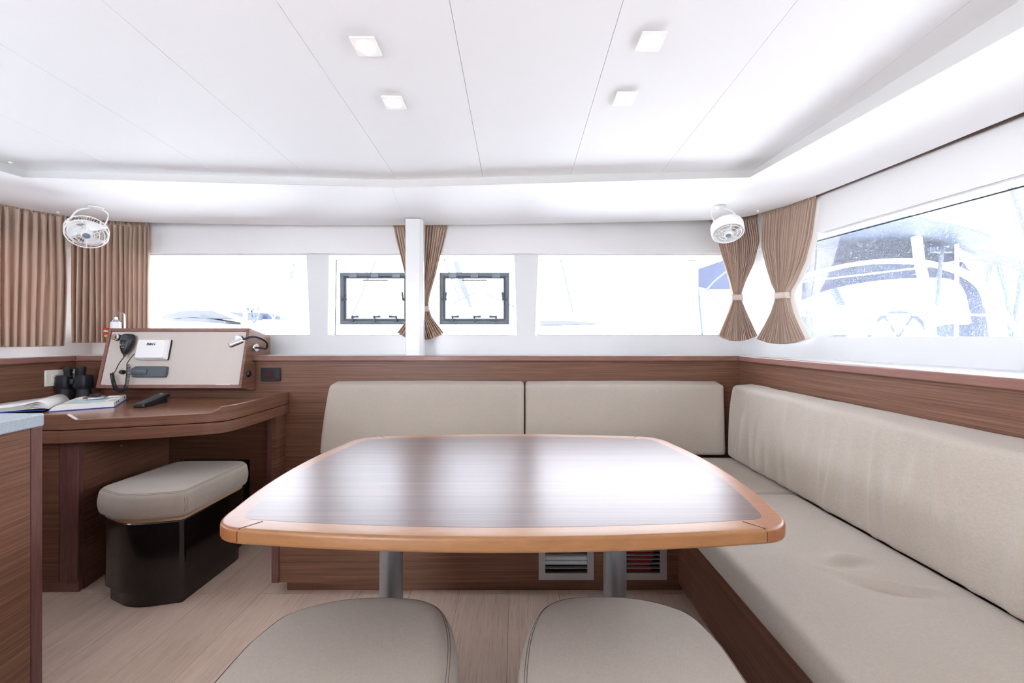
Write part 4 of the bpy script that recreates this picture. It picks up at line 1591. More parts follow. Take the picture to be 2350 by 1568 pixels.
build(MB().box(0.0165, W_ - 0.0165, VH - 0.017, VH, -0.02, 0.0, UM), 'top_rail', M['trim_x'], cn)
build(MB().hexa([(CXL + 0.0165, 2.352, 1.178), (CXR - 0.0165, 2.352, 1.178), (CXR - 0.0165, 2.352, 1.165), (CXL + 0.0165, 2.352, 1.165)],
                [(CXL + 0.0165, 2.545, 1.131), (CXR - 0.0165, 2.545, 1.131), (CXR - 0.0165, 2.545, 1.118), (CXL + 0.0165, 2.545, 1.118)]), 'top_board', M['wood_x'], cn)
build(MB().hexa([(CXL + 0.0165, 2.288, 0.835), (CXR - 0.0165, 2.288, 0.835), (CXR - 0.0165, 2.397, 0.807), (CXL + 0.0165, 2.397, 0.807)],
                [(CXL + 0.0165, 2.288, 0.845), (CXR - 0.0165, 2.288, 0.845), (CXR - 0.0165, 2.397, 0.817), (CXL + 0.0165, 2.397, 0.817)]), 'underside', M['trim_z'], cn)
build(MB().box(0.0175, W_ - 0.0175, 0.0195, VH - 0.019, -0.014, -0.006, UM), 'instrument_panel', M['laminate'], cn, label='light beige laminate panel')
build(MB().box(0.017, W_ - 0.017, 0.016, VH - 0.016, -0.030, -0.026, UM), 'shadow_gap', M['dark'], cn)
PZ = -0.006


def cp(px, py, off=PZ):                 # pixel -> (u, v) on the sloping panel, at height off above its frame
    d_ = Vector(((px - CX) / F, 1, -(py - CY) / F))
    o = Vector((0, 0, EYE))
    pl = V0 + nn * off
    t_ = (pl - o).dot(nn) / d_.dot(nn)
    q = UM.inverted() @ (o + d_ * t_)
    return q.x, q.y


def UV(u, v_, w_):
    return UM @ Vector((u, v_, w_))


for (xa, xb) in ((244, 257), (496, 529)):
    u0, v0 = cp(xa, 882)
    u1, _ = cp(xb, 882)
    build(MB().box(u0, u1, 0.0185, 0.0225, -0.006, -0.003, UM), 'hinge', M['white_plastic'], cn)
for px_, py_ in ((268, 774), (548, 777)):
    u, v_ = cp(px_ + 3, py_ + 1)
    m_ = Matrix.Translation(UV(u, v_, PZ)) @ UM.to_3x3().to_4x4()
    lk = build(MB().lathe([(0.020, 0), (0.019, 0.012), (0.018, 0.013)], 24, m_), 'latch', M['black_plastic'], cn, smooth=True)
    build(MB().lathe([(0.0185, 0.0131), (0.019, 0.020), (0.016, 0.024), (0.002, 0.025)], 24, m_), 'button', M['chrome'], lk, smooth=True)

# white instrument cover
def text_mesh(body, size, mtx, name, m_, parent, shear=0.0, ext=0.0004, sx=1.0):
    cu = bpy.data.curves.new(name, 'FONT')
    cu.body = body
    cu.size = size
    cu.shear = shear
    cu.extrude = ext
    cu.offset = size * 0.02
    cu.align_x = 'CENTER'
    cu.align_y = 'CENTER'
    tmp = bpy.data.objects.new(name, cu)
    C.objects.link(tmp)
    bpy.context.view_layer.update()
    dg = bpy.context.evaluated_depsgraph_get()
    me = bpy.data.meshes.new_from_object(tmp.evaluated_get(dg))
    bpy.data.objects.remove(tmp)
    off = root_loc(parent)
    me.transform(Matrix.Translation(-off) @ mtx @ Matrix.Diagonal((sx, 1, 1, 1)))
    me.materials.clear()
    me.materials.append(m_)
    me.name = name
    o = bpy.data.objects.new(name, me)
    C.objects.link(o)
    o.parent = parent
    return o


u0, v0 = cp(311, 823, 0.02)
u1, v1 = cp(383, 781, 0.02)
ic = thing('instrument_cover', 'white sun cover over the upper instrument, with dark lettering, on the console panel', 'instrument', UV((u0 + u1) / 2, v0, PZ))
zt = 0.030
cov = MB()
bot = [(u0 - 0.006, v0 - 0.006), (u1 + 0.012, v0 - 0.006), (u1 + 0.012, v1 + 0.006), (u0 - 0.006, v1 + 0.006)]
topq = [(u0 + 0.004, v0 + 0.004), (u1 + 0.0, v0 + 0.004), (u1 + 0.0, v1 - 0.002), (u0 + 0.004, v1 - 0.002)]
rb, rtq = rounded(bot, 0.008, 4), rounded(topq, 0.008, 4)
cov.rings([[UV(q.x, q.y, PZ + 0.012) for q in rb], [UV(q.x * 0.75 + w_.x * 0.25, q.y * 0.75 + w_.y * 0.25, PZ + 0.026) for q, w_ in zip(rb, rtq)], [UV(q.x, q.y, PZ + 0.036) for q in rtq]])
build(cov, 'cover', M['white_plastic'], ic, smooth=True)
build(MB().rings([[UV(q.x, q.y, PZ + 0.0005) for q in rb], [UV(q.x, q.y, PZ + 0.0118) for q in rb]]), 'bezel', M['black_plastic'], ic)
ut, vt = cp(346, 790, 0.03)
text_mesh('B&G', 0.021, Matrix.Translation(UV(ut, vt, PZ + 0.0363)) @ UM.to_3x3().to_4x4(), 'logo', M['black_plastic'], ic, 0.2, sx=1.25)
# grey stereo cover
u0, v0 = cp(303, 866, 0.01)
u1, v1 = cp(383, 841, 0.01)
rc = thing('stereo_cover', 'dark grey soft cover over the stereo, below the white instrument cover', 'stereo', UV((u0 + u1) / 2, v0, PZ))
rb = rounded([(u0, v0), (u1, v0), (u1, v1), (u0, v1)], 0.010, 5)
rt_ = inset(rb, 0.005)
build(MB().rings([[UV(q.x, q.y, PZ + 0.0005) for q in rb], [UV(q.x, q.y, PZ + 0.016) for q in rb], [UV(q.x, q.y, PZ + 0.021) for q in rt_]]), 'cover', M['grey_plastic'], rc, smooth=True)
rb2 = rounded([(u0 - 0.006, v0 + 0.012), (u0 + 0.085, v0 + 0.012), (u0 + 0.085, v1 - 0.010), (u0 - 0.006, v1 - 0.010)], 0.014, 5)
build(MB().rings([[UV(q.x, q.y, PZ + 0.012) for q in rb2], [UV(q.x, q.y, PZ + 0.026) for q in rb2], [UV(q.x, q.y, PZ + 0.029) for q in inset(rb2, 0.004)]]), 'face_bulge', M['grey_plastic'], rc, smooth=True)
ut, vt = cp(329, 854, 0.02)
text_mesh('FUSION', 0.016, Matrix.Translation(UV(u0 + 0.042, (v0 + v1) / 2 + 0.003, PZ + 0.0293)) @ UM.to_3x3().to_4x4(), 'logo', M['frame_light'], rc, 0.0, sx=1.2)

# handheld microphone with coiled cord
u, v_ = cp(287, 790, 0.03)
mic = thing('handheld_microphone', 'black VHF radio microphone clipped at the left of the console panel', 'microphone', UV(u, v_ - 0.05, PZ))
body = []
for s_, wd_, th in ((-0.056, 0.010, 0.010), (-0.050, 0.014, 0.013), (-0.035, 0.021, 0.018), (-0.01, 0.029, 0.022), (0.02, 0.034, 0.024), (0.045, 0.034, 0.023), (0.057, 0.029, 0.018), (0.061, 0.022, 0.012)):
    ring_ = []
    for k in range(24):
        a_ = 2 * PI * k / 24
        ca, sa = math.cos(a_), math.sin(a_)
        e = 0.7
        ring_.append(UV(u + wd_ * math.copysign(abs(ca) ** e, ca), v_ + s_, 0.020 + th * math.copysign(abs(sa) ** e, sa)))
    body.append(ring_)
build(MB().rings(body), 'body', M['black_plastic'], mic, smooth=True)
for k in range(5):
    vz = v_ + 0.022 + k * 0.0065
    build(MB().box(u - 0.019, u + 0.019, vz, vz + 0.003, 0.040, 0.0445, UM), 'grille_slot', M['grey_plastic'], mic)
for r_ in range(2):
    for k in range(3):
        uu, vz = u - 0.015 + k * 0.015, v_ + 0.004 - r_ * 0.011
        build(MB().box(uu - 0.005, uu + 0.005, vz - 0.003, vz + 0.003, 0.038, 0.0432, UM), 'key', M['green_led'] if (r_, k) == (1, 0) else (M['frame_light'] if k == 1 else M['grey_plastic']), mic, bevel=0.0008)
build(MB().box(u - 0.008, u + 0.008, v_ - 0.021, v_ - 0.0175, 0.034, 0.0405, UM), 'label_plate', M['white_plastic'], mic)
build(MB().lathe([(0.016, PZ + 0.001 - 0), (0.014, 0.004)], 16, Matrix.Translation(UV(u, v_ + 0.02, 0)) @ UM.to_3x3().to_4x4()), 'hanger', M['black_plastic'], mic)
for k in range(4):
    q = UV(u, v_ - 0.056 - k * 0.005, 0.020)
    build(MB().lathe([(0.008 - k * 0.001, -0.0018), (0.0085 - k * 0.001, 0), (0.008 - k * 0.001, 0.0018)], 16, frame_to(-vv, q)), 'strain_relief', M['black_rubber'], mic)


def cpt(px, py, off):
    a_, b_ = cp(px, py, off)
    return UV(a_, b_, off)


start = UV(u, v_ - 0.074, 0.020)
pl = catmull([start, cpt(273, 835, 0.018), cpt(264, 853, 0.02), cpt(258, 856, 0.022)], 8)
build(MB().tube(pl, 0.0022, 6), 'straight_cord', M['black_rubber'], mic, smooth=True)
cord = catmull([cpt(257, 856, 0.022), cpt(260, 875, 0.024), cpt(265, 890, 0.030), cpt(276, 898, 0.034), cpt(288, 890, 0.030), cpt(293, 870, 0.024), cpt(295, 838, 0.022)], 10)
cd = resample(cord, 260)
hel = []
for i in range(len(cd) * 5 - 5):
    fi = i / 5
    k = int(fi)
    q = cd[k].lerp(cd[min(k + 1, len(cd) - 1)], fi - k)
    tg = (cd[min(k + 1, len(cd) - 1)] - cd[max(k - 1, 0)]).normalized()
    a1 = tg.cross(nn).normalized()
    a2 = tg.cross(a1)
    ang = fi / 260 * 2 * PI * 44
    hel.append(q + (a1 * math.cos(ang) + a2 * math.sin(ang)) * 0.0078)
build(MB().tube(hel, 0.0021, 5), 'coiled_cord', M['black_rubber'], mic, smooth=True)
pl = catmull([cpt(295, 838, 0.022), cpt(291, 836, 0.024), cpt(300, 822, 0.020), cpt(309, 812, 0.014)], 8)
build(MB().tube(pl, 0.0022, 6), 'straight_cord', M['black_rubber'], mic, smooth=True)
u, v_ = cp(278, 854, 0.01)
kb_ = MB().lathe([(0.013, 0.0005), (0.013, 0.010), (0.010, 0.020), (0.004, 0.024)], 20, Matrix.Translation(UV(u, v_, PZ)) @ UM.to_3x3().to_4x4())
tag(build(kb_, 'panel_socket', M['black_plastic'], smooth=True), 'small black plug socket inside the loop of the coiled cord', 'socket')

# reading lamp on the console side
rp = thing('reading_lamp', 'chrome reading lamp on a black gooseneck at the right side of the console', 'lamp', (CXR, 2.385, 1.03))
bp = Vector((CXR, 2.388, 1.065))
build(MB().lathe([(0.024, 0.0005), (0.024, 0.014), (0.022, 0.017), (0.004, 0.018)], 28, frame_to((1, 0, 0), bp)), 'wall_plate', M['chrome'], rp, smooth=True)
goose = catmull([bp + Vector((0.016, 0, 0)), bp + Vector((0.045, -0.002, -0.002)), P(611, 800, 2.36), P(613, 788, 2.33), P(601, 778, 2.29), P(580, 773, 2.25), P(556, 780, 2.215)], 8)
build(MB().tube(goose, 0.0062, 10), 'gooseneck', M['black_rubber'], rp, smooth=True)
h0, h1 = P(557, 780, 2.215), P(526, 793, 2.17)
hm = frame_to(h1 - h0, h0)
Lh = (h1 - h0).length
build(MB().lathe([(0.009, 0), (0.015, 0.004), (0.0165, 0.008), (0.0165, Lh), (0.014, Lh + 0.001), (0.013, Lh - 0.012)], 28, hm), 'lamp_head', M['chrome'], rp, smooth=True)
# 12 V socket on the console side and switch plate on the wall
q = Vector((CXR, 2.337, EYE - 83 / F * 2.337))
o = build(MB().lathe([(0.020, 0.0005), (0.020, 0.003), (0.016, 0.005), (0.014, 0.012), (0.010, 0.013)], 24, frame_to((1, 0, 0), q)), 'power_socket', M['black_plastic'], smooth=True)
tag(o, 'round black power socket on the right side of the console', 'socket')
sw = thing('control_panel', 'black wall panel with a small dark red screen, right of the console', 'switch', P(622, 860, 2.395))
a, b = P(601, 875, YF), P(645, 844, YF)
rp_ = rounded([(a.x, a.z), (b.x, a.z), (b.x, b.z), (a.x, b.z)], 0.008, 4)
build(MB().prism([(q.x, YF - 0.0005, q.y) for q in rp_], (0, 0, 0), (0, -0.012, 0)), 'plate', M['black_plastic'], sw, bevel=0.002)
build(MB().box(a.x + 0.028, b.x - 0.034, YF - 0.0145, YF - 0.0128, a.z + 0.018, b.z - 0.018), 'screen', M['screen'], sw)
# wall outlet on the left wall
ot = thing('wall_outlet', 'white mains outlet on the left wood wall, behind the binoculars', 'outlet', (XL, 2.31, 0.849))
build(MB().box(XL + 0.0005, XL + 0.010, 2.235, 2.385, 0.849, 0.940), 'frame', M['ivory'], ot, bevel=0.003)
build(MB().box(XL + 0.0105, XL + 0.013, 2.262, 2.315, 0.868, 0.921), 'face', M['ivory'], ot, bevel=0.001)
m_ = frame_to((1, 0, 0), (XL + 0.0132, 2.289, 0.8945))
build(MB().lathe([(0.021, 0), (0.0215, 0.002), (0.019, 0.002), (0.018, 0.0004)], 28, m_), 'socket_ring', M['ivory'], ot, smooth=True)
for dy in (-0.009, 0.009):
    build(MB().lathe([(0.003, 0.0006), (0.003, 0.0014)], 10, frame_to((1, 0, 0), (XL + 0.0136, 2.289 + dy, 0.8945))), 'hole', M['dark'], ot)

# ------------------------------------------------------------------ things on the desk
# binoculars
bn = thing('binoculars', 'black binoculars standing upright on the chart desk behind the open book', 'binoculars', (-2.545, 2.30, ZD + 0.001))
for sx in (-1, 1):
    bx = -2.5475 + sx * 0.0545
    bm = Matrix.Translation((bx, 2.30, ZD + 0.001))
    build(MB().lathe([(0.034, 0), (0.036, 0.004), (0.036, 0.012), (0.033, 0.020), (0.028, 0.062), (0.027, 0.080)], 28, bm), 'objective', M['black_rubber'], bn, smooth=True)
    rws = []
    for zz, hw, hd2 in ((0.062, 0.029, 0.028), (0.068, 0.0325, 0.031), (0.100, 0.0315, 0.031), (0.134, 0.0295, 0.029), (0.139, 0.027, 0.026)):
        rws.append(up3([q + Vector((bx, 2.30)) for q in rounded([(-hw, -hd2), (hw, -hd2), (hw, hd2), (-hw, hd2)], 0.014, 5)], ZD + zz))
    bar = MB().rings(rws)
    build(bar, 'prism_housing', M['black_rubber'], bn, smooth=True)
    ex_ = -2.5475 + sx * 0.038
    em = Matrix.Translation((ex_, 2.30, ZD + 0.138))
    build(MB().lathe([(0.018, -0.004), (0.018, 0.020), (0.021, 0.026), (0.021, 0.048), (0.017, 0.051)], 24, em), 'eyepiece', M['black_plastic'], bn, smooth=True)
build(MB().tube([(-2.5475, 2.30, ZD + 0.07), (-2.5475, 2.30, ZD + 0.150)], 0.0095, 16), 'hinge_post', M['black_plastic'], bn, smooth=True)
build(MB().tube([(-2.5475, 2.288, ZD + 0.092), (-2.5475, 2.288, ZD + 0.118)], 0.014, 16), 'focus_wheel', M['black_plastic'], bn, smooth=True)
for q in ((-2.585, -2.51, 2.293, 2.307, ZD + 0.126, ZD + 0.134), (-2.585, -2.51, 2.293, 2.307, ZD + 0.080, ZD + 0.088), (-2.588, -2.507, 2.290, 2.302, ZD + 0.176, ZD + 0.186)):
    build(MB().box(*q), 'bridge', M['black_plastic'], bn, bevel=0.002)

# open book
sp = Vector((-2.235, 1.905, 0))
wx = Vector((0.178, 0.129, 0)).normalized()        # width direction of the right page
dx = Vector((-0.20, 0.271, 0)).normalized()        # along the spine
BL, BW = 0.325, 0.222
bk = thing('open_book', 'open hardback book with a blue cover lying on the chart desk', 'book', (sp.x, sp.y, ZD))
zc = ZD + 0.001
SM = Matrix((wx, dx, Vector((0, 0, 1)))).transposed().to_4x4()
SM.translation = Vector((sp.x, sp.y, zc))
cv = MB().box(-0.002, BW + 0.005, -0.004, BL + 0.004, 0, 0.0025, SM)
build(cv, 'back_cover', M['cover_blue'], bk)
lm = SM @ Matrix.Translation((-0.012, 0, 0.0)) @ Matrix.Rotation(math.radians(-3.5), 4, 'Y') @ Matrix.Translation((0, 0, 0))
cv = MB().box(-0.235, 0.0, -0.004, BL + 0.004, 0.001, 0.0035, SM @ Matrix.Translation((-0.014, 0, 0.0075)) @ Matrix.Rotation(math.radians(1.6), 4, 'Y'))
build(cv, 'front_cover', M['cover_blue'], bk)


def page_block(side_, thick, w_):
    m_ = MB()

    def top_z(u):
        return 0.0035 + thick * (1 - math.exp(-u / 0.012)) * 1.0 + 0.003 * math.exp(-((u - 0.05) / 0.04) ** 2) - 0.001
    pr = []
    n_ = 26
    for k in range(n_ + 1):
        u = w_ * k / n_
        pr.append((u, top_z(u)))
    prof_ = [(0, 0.0028)] + pr + [(w_ + 0.001, 0.0028)]
    pts_ = [(side_ * a_, 0.0, b_) for a_, b_ in prof_]
    m_.prism(pts_, (0, 0, 0), (0, BL, 0), SM if side_ > 0 else SM @ Matrix.Translation((-0.003, 0, 0.008)))
    return m_


build(page_block(1, 0.024, BW), 'right_pages', M['paper'], bk)
# fanned leaves of the left half
for k in range(5):
    def leaf(u, v_, k=k):
        x = -0.235 * u
        base_h = 0.030 + 0.006 * (4 - k) * -1
        h = base_h * (1 - math.exp(-u / 0.05)) * (1 - 0.70 * u ** 1.4) + 0.010 * math.exp(-((u - 0.16) / 0.12) ** 2) * (k + 1) / 5 + 0.004
        return SM @ Vector((x, BL * v_, h + 0.009 - 0.002 * u))
    build(MB().grid(leaf, 30, 2), 'leaf', M['paper'], bk, smooth=True, solid=0.0014)
# printed charts on the pages
M['print_blue'] = mat('print_pale_blue', (0.50, 0.68, 0.72), 0.8)
M['print_green'] = mat('print_pale_green', (0.52, 0.62, 0.40), 0.8)


def on_right(u, v_, dz=0.0006):
    z = 0.0035 + 0.024 * (1 - math.exp(-u / 0.012)) + 0.003 * math.exp(-((u - 0.05) / 0.04) ** 2) - 0.001
    return SM @ Vector((u, v_, z + dz))


build(MB().grid(lambda a_, b_: on_right(0.05 + 0.13 * a_, 0.03 + 0.13 * b_ * (1 - 0.2 * math.sin(a_ * 5))), 20, 4), 'printed_map', M['print_blue'], bk)
build(MB().grid(lambda a_, b_: on_right(0.03 + 0.10 * a_, 0.02 + 0.03 * b_ + 0.02 * math.sin(a_ * 6) * b_, 0.0008), 20, 3), 'printed_land', M['print_green'], bk)
for k, mm in enumerate(('red', 'tab_green', 'tab_maroon')):
    yv = (0.10, 0.05, 0.26)[k]
    build(MB().box(BW - 0.028, BW - 0.004, yv, yv + 0.022, 0.0262, 0.0268, SM), 'colour_tab', M[mm], bk)
    build(MB().box(BW + 0.0008, BW + 0.0014, yv, yv + 0.022, 0.010, 0.022, SM), 'colour_tab', M[mm], bk)

# dividers / bearing tool lying on the right page
dv = thing('chart_compass', 'silver and black chart compass lying on the open book', 'compass', on_right(0.12, 0.20))
mt_ = SM @ Matrix.Translation((0.125, 0.185, 0.0345)) @ Matrix.Scale(1.25, 4)
o1 = MB()
ringp = [mt_ @ Vector((0.036 * math.cos(2 * PI * k / 32), 0.036 * math.sin(2 * PI * k / 32), 0)) for k in range(32)]
build(MB().tube(ringp, 0.0045, 8, True), 'bezel_ring', M['chrome'], dv, smooth=True)
build(MB().lathe([(0.030, -0.002), (0.030, 0.004), (0.027, 0.006)], 28, mt_), 'dial', M['steel'], dv, smooth=True)
build(MB().lathe([(0.015, 0.006), (0.019, 0.010), (0.019, 0.015), (0.013, 0.017)], 24, mt_), 'knob', M['black_plastic'], dv, smooth=True)
for a_ in (0.3, -0.25):
    q1 = mt_ @ Vector((0.034 * math.cos(a_), 0.034 * math.sin(a_), 0.0))
    q2 = mt_ @ Vector((0.075 * math.cos(a_ * 0.6), 0.075 * math.sin(a_ * 0.6), -0.001))
    build(MB().tube([q1, q2], [0.0032, 0.0010], 8), 'point', M['chrome'], dv, smooth=True)
    q1 = mt_ @ Vector((-0.034 * math.cos(a_), 0.034 * math.sin(a_), 0.0))
    q2 = mt_ @ Vector((-0.062 * math.cos(a_), 0.062 * math.sin(a_), -0.001))
    build(MB().tube([q1, q2], [0.0032, 0.0014], 8), 'point', M['chrome'], dv, smooth=True)

# remote control
A_ = on_plane_z(316, 937, ZD)
B_ = on_plane_z(386, 921, ZD)
dirv = (B_ - A_)
dirv.z = 0
Lr = 0.205
dirv.normalize()
sdv = Vector((dirv.y, -dirv.x, 0))
RM = Matrix((sdv, dirv, Vector((0, 0, 1)))).transposed().to_4x4()
RM.translation = Vector((A_.x, A_.y, ZD + 0.001))
rm = thing('remote_control', 'black remote control lying on the desk in front of the console', 'remote control', (A_.x, A_.y, ZD + 0.001))
rg = []
for s_, w_, z0_, z1_ in ((0, 0.020, 0.006, 0.016), (0.006, 0.026, 0.001, 0.022), (0.05, 0.027, 0.0, 0.026), (0.10, 0.026, 0.008, 0.034), (0.16, 0.028, 0.020, 0.046), (0.198, 0.029, 0.028, 0.050), (0.205, 0.025, 0.031, 0.047)):
    r_ = rounded([(-w_, z0_), (w_, z0_), (w_ * 0.92, z1_), (-w_ * 0.92, z1_)], 0.007, 4)
    rg.append([RM @ Vector((q.x, s_, q.y)) for q in r_])
build(MB().rings(rg), 'body', M['black_plastic'], rm, smooth=True)
ft = MB().hexa([RM @ Vector(q) for q in ((-0.018, 0.09, 0.0), (0.018, 0.09, 0.0), (0.018, 0.19, 0.0), (-0.018, 0.19, 0.0))],
               [RM @ Vector(q) for q in ((-0.018, 0.085, 0.008), (0.018, 0.085, 0.008), (0.018, 0.185, 0.024), (-0.018, 0.185, 0.024))])
build(ft, 'foot', M['black_rubber'], rm)
for r_ in range(6):
    for k in range(3):
        s_ = 0.03 + r_ * 0.017
        zz = 0.0243 + (0 if s_ < 0.05 else (s_ - 0.05) * 0.17)
        build(MB().box(-0.016 + k * 0.011, -0.008 + k * 0.011, s_, s_ + 0.010, zz - 0.001, zz + 0.0022, RM), 'button', M['grey_plastic'], rm, bevel=0.001)
build(MB().lathe([(0.009, 0), (0.008, 0.003)], 20, RM @ Matrix.Translation((0, 0.145, 0.0415))), 'dial_button', M['grey_plastic'], rm)
build(MB().box(-0.006, 0.006, 0.163, 0.172, 0.046, 0.0492, RM), 'button', M['green_led'], rm, bevel=0.001, label='green button')

# lantern and flag behind the console
ln = thing('camping_lantern', 'small steel lantern with a hoop handle behind the console, before the curtain', 'lantern', (P(266, 800, 2.44).x, 2.44, Z_CAP))
lp = P(266, 745, 2.44)
build(MB().lathe([(0.030, 0), (0.030, 0.02), (0.028, 0.022)], 24, Matrix.Translation((lp.x, 2.44, Z_CAP - 0.001))), 'base', M['steel'], ln, smooth=True)
M['frosted'] = mat('frosted_white', (0.8, 0.82, 0.85), 0.3)
build(MB().lathe([(0.027, 0.022), (0.028, 0.12), (0.024, 0.203)], 24, Matrix.Translation((lp.x, 2.44, Z_CAP))), 'body', M['frosted'], ln, smooth=True)
build(MB().lathe([(0.020, 0.203), (0.016, 0.212), (0.010, 0.218), (0.009, 0.232)], 24, Matrix.Translation((lp.x, 2.44, Z_CAP))), 'cap', M['steel'], ln, smooth=True)
hp = catmull([(lp.x + 0.001, 2.44, Z_CAP + 0.228), P(266, 727, 2.44), P(271, 718, 2.44), P(277, 716, 2.44), P(284, 721, 2.44), P(286, 730, 2.44), P(286, 760, 2.44), P(285, 800, 2.44), (lp.x + 0.026, 2.44, Z_CAP + 0.012)], 6)
build(MB().tube(hp, 0.0055, 8, False, 0.35), 'handle', M['steel'], ln, smooth=True)
fg = thing('bead_ornament', 'small red, white and yellow ornament on a stick, at the left edge of the console', 'ornament', (P(245, 800, 2.50).x, 2.50, Z_CAP))
fp = P(243, 763, 2.50)
sx_ = P(246, 0, 2.50).x
build(MB().tube([(sx_, 2.50, Z_CAP - 0.001), (sx_, 2.50, EYE + 0.07)], 0.0015, 6), 'stick', M['yellow'], fg)
for k, mm in enumerate(('red', 'white_plastic', 'red', 'yellow')):
    z = EYE + (775 - (755, 760, 766, 771)[k]) / F * 2.5
    build(MB().lathe([(0.005, -0.007), (0.013 - 0.0015 * k, -0.004), (0.013 - 0.0015 * k, 0.004), (0.005, 0.007)], 16, Matrix.Translation((sx_ - 0.007, 2.50, z))), 'bead', M[mm], fg, smooth=True)

# ------------------------------------------------------------------ galley unit at the left edge
gl = thing('galley_counter', 'galley unit with grey speckled worktop and wood side at the left edge', 'counter', (-1.8, 0.6, 0))
def gx(y):
    return -1.405 + (1.19 - y) * 0.144


ZG = 0.900
poly = [(gx(-0.5), -0.5, 0), (gx(1.19), 1.19, 0), (-2.60, 1.19, 0), (-2.60, -0.5, 0)]
rp_ = rounded([(q[0], q[1]) for q in poly], [0, 0.012, 0, 0], 6)
build(MB().prism([(q.x, q.y, 0) for q in rp_], (0, 0, ZG - 0.038), (0, 0, ZG)), 'worktop', M['worktop'], gl, bevel=0.005, seg=3)
e = 0.008
ps = [(gx(-0.5) - e, -0.5, 0), (gx(1.155) - e, 1.155, 0), (gx(1.155) - e - 0.018, 1.155, 0), (gx(-0.5) - e - 0.018, -0.5, 0)]
build(MB().prism(ps, (0, 0, 0.0), (0, 0, ZG - 0.0385)), 'side_panel', M['wood_y'], gl)
ps = [(gx(1.157) - e + 0.001, 1.157, 0), (gx(1.188) - e + 0.001, 1.188, 0), (-2.58, 1.188, 0), (-2.58, 1.157, 0)]
build(MB().prism(ps, (0, 0, 0.0), (0, 0, ZG - 0.0385)), 'end_panel', M['trim_z'], gl, bevel=0.002)
rim = MB()
for (xa, xb, ya, yb) in ((-2.3, -1.475, 1.10, 1.11), (-2.3, -1.475, 0.5, 0.51), (-1.485, -1.475, 0.51, 1.10)):
    rim.box(xa, xb, ya, yb, ZG + 0.0002, ZG + 0.004)
build(rim, 'sink_rim', M['worktop'], gl, bevel=0.001)

# ------------------------------------------------------------------ boats moored outside
W0 = Vector((math.sin(math.radians(42)), math.cos(math.radians(42)), 0))
U0 = Vector((W0.y, -W0.x, 0))
DB = 7.0


def B(px, py, off=0.0, D=DB, w=W0):
    d_ = Vector(((px - CX) / F, 1, -(py - CY) / F))
    return Vector((0, 0, EYE)) + d_ * ((D + off) / d_.dot(w))


def arch(m_, ups, lows, off0, off1, w=W0, D=DB):     # solid band between two curves, with real depth
    u_ = resample(catmull([B(*q, 0, D, w) for q in ups], 6), 30)
    l_ = resample(catmull([B(*q, 0, D, w) for q in lows], 6), 30)
    vs_, fs_ = [], []
    for a_, b_ in zip(u_, l_):
        vs_ += [a_ + w * off0, b_ + w * off0, b_ + w * off1, a_ + w * off1]
    for i in range(30):
        for k in range(4):
            fs_.append((4 * i + k, 4 * i + (k + 1) % 4, 4 * (i + 1) + (k + 1) % 4, 4 * (i + 1) + k))
    fs_.append((3, 2, 1, 0))
    fs_.append((120, 121, 122, 123))
    return m_.add(vs_, fs_)


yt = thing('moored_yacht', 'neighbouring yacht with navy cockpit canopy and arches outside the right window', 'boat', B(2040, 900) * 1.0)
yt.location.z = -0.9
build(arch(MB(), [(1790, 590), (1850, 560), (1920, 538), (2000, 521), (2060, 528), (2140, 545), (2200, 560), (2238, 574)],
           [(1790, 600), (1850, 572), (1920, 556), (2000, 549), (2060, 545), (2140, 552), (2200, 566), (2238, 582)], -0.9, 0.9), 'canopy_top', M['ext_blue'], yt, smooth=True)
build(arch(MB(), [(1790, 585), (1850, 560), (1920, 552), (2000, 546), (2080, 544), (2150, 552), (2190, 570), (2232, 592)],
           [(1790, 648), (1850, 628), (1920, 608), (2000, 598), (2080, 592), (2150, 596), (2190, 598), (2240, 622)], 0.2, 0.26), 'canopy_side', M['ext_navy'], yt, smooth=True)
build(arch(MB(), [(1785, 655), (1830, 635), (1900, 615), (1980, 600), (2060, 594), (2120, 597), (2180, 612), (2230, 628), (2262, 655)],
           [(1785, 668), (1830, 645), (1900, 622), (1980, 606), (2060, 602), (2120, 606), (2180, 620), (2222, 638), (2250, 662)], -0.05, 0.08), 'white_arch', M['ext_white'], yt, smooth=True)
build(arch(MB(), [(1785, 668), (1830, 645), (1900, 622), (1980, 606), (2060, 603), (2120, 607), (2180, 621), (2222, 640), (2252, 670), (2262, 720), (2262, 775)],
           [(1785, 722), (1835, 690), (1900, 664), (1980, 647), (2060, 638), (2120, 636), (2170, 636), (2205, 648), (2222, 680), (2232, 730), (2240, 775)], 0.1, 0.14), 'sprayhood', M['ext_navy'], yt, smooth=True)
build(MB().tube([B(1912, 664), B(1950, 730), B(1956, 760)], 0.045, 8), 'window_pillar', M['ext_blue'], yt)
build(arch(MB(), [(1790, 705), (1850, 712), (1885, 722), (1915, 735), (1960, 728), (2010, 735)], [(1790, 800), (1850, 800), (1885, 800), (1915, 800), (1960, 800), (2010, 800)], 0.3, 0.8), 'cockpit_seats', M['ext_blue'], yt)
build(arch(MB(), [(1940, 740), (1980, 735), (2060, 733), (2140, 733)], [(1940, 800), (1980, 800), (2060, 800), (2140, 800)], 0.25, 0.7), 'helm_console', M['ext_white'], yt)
build(arch(MB(), [(2140, 752), (2190, 742), (2235, 742), (2270, 700)], [(2140, 800), (2190, 800), (2235, 800), (2285, 800)], 0.25, 0.9), 'side_coaming', M['ext_blue'], yt)
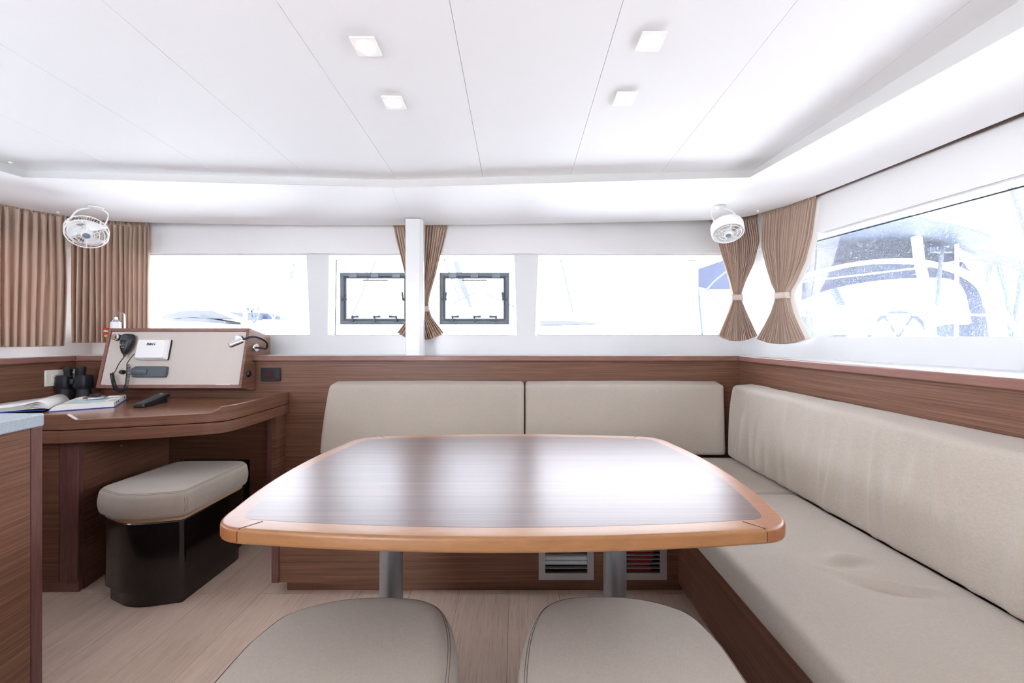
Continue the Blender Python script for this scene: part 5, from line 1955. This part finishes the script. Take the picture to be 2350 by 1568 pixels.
for cx_, r_, mm, of_, th in ((2062, 58, 'ext_blue', 0.0, 0.022), (2048, 34, 'ext_white', -0.3, 0.02)):
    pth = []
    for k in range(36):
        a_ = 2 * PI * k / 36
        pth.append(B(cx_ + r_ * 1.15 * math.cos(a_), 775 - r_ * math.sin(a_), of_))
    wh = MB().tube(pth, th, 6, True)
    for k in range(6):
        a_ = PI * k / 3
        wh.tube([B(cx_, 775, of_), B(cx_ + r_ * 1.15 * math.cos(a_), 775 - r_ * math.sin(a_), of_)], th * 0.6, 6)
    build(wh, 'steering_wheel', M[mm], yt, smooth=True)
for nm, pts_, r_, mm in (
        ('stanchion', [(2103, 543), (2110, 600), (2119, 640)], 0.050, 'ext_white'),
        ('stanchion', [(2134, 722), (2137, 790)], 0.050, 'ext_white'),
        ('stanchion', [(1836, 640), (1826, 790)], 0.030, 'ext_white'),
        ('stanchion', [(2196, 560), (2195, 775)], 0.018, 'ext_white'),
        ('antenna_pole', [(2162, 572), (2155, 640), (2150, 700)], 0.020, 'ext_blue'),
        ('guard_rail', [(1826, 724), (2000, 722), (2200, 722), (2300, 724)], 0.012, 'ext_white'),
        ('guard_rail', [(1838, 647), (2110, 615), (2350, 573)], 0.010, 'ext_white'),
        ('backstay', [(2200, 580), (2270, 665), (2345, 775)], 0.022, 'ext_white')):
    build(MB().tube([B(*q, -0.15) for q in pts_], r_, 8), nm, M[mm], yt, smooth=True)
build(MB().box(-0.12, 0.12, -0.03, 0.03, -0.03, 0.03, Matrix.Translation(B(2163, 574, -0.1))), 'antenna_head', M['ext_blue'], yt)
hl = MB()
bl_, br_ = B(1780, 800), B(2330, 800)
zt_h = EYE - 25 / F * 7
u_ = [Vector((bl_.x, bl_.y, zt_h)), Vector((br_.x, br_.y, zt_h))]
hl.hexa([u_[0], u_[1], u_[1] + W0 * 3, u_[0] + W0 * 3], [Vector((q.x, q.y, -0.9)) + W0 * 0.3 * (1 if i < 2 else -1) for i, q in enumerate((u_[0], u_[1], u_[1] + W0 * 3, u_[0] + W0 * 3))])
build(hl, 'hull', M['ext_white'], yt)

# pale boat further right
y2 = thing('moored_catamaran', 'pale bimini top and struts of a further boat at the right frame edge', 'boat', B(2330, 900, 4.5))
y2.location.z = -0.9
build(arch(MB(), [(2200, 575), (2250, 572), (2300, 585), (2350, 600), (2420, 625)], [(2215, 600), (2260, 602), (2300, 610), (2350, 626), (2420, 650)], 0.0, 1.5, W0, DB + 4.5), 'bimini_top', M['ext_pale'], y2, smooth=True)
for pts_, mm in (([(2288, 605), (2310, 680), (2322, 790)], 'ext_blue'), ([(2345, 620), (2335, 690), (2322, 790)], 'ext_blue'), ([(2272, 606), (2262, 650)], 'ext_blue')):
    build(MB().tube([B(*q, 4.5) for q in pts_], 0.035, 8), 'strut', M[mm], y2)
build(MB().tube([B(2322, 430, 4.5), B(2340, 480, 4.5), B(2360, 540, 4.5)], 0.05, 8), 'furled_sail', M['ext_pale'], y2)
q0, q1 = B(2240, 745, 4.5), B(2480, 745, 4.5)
build(MB().hexa([q0, q1, q1 + W0 * 2, q0 + W0 * 2], [Vector((q.x, q.y, -0.9)) for q in (q0, q1, q1 + W0 * 2, q0 + W0 * 2)]), 'hull', M['ext_white'], y2)

YV = Vector((0, 1, 0))


def Y(px, py, d_):
    return P(px, py, d_)


# boats ahead, seen through the front windows
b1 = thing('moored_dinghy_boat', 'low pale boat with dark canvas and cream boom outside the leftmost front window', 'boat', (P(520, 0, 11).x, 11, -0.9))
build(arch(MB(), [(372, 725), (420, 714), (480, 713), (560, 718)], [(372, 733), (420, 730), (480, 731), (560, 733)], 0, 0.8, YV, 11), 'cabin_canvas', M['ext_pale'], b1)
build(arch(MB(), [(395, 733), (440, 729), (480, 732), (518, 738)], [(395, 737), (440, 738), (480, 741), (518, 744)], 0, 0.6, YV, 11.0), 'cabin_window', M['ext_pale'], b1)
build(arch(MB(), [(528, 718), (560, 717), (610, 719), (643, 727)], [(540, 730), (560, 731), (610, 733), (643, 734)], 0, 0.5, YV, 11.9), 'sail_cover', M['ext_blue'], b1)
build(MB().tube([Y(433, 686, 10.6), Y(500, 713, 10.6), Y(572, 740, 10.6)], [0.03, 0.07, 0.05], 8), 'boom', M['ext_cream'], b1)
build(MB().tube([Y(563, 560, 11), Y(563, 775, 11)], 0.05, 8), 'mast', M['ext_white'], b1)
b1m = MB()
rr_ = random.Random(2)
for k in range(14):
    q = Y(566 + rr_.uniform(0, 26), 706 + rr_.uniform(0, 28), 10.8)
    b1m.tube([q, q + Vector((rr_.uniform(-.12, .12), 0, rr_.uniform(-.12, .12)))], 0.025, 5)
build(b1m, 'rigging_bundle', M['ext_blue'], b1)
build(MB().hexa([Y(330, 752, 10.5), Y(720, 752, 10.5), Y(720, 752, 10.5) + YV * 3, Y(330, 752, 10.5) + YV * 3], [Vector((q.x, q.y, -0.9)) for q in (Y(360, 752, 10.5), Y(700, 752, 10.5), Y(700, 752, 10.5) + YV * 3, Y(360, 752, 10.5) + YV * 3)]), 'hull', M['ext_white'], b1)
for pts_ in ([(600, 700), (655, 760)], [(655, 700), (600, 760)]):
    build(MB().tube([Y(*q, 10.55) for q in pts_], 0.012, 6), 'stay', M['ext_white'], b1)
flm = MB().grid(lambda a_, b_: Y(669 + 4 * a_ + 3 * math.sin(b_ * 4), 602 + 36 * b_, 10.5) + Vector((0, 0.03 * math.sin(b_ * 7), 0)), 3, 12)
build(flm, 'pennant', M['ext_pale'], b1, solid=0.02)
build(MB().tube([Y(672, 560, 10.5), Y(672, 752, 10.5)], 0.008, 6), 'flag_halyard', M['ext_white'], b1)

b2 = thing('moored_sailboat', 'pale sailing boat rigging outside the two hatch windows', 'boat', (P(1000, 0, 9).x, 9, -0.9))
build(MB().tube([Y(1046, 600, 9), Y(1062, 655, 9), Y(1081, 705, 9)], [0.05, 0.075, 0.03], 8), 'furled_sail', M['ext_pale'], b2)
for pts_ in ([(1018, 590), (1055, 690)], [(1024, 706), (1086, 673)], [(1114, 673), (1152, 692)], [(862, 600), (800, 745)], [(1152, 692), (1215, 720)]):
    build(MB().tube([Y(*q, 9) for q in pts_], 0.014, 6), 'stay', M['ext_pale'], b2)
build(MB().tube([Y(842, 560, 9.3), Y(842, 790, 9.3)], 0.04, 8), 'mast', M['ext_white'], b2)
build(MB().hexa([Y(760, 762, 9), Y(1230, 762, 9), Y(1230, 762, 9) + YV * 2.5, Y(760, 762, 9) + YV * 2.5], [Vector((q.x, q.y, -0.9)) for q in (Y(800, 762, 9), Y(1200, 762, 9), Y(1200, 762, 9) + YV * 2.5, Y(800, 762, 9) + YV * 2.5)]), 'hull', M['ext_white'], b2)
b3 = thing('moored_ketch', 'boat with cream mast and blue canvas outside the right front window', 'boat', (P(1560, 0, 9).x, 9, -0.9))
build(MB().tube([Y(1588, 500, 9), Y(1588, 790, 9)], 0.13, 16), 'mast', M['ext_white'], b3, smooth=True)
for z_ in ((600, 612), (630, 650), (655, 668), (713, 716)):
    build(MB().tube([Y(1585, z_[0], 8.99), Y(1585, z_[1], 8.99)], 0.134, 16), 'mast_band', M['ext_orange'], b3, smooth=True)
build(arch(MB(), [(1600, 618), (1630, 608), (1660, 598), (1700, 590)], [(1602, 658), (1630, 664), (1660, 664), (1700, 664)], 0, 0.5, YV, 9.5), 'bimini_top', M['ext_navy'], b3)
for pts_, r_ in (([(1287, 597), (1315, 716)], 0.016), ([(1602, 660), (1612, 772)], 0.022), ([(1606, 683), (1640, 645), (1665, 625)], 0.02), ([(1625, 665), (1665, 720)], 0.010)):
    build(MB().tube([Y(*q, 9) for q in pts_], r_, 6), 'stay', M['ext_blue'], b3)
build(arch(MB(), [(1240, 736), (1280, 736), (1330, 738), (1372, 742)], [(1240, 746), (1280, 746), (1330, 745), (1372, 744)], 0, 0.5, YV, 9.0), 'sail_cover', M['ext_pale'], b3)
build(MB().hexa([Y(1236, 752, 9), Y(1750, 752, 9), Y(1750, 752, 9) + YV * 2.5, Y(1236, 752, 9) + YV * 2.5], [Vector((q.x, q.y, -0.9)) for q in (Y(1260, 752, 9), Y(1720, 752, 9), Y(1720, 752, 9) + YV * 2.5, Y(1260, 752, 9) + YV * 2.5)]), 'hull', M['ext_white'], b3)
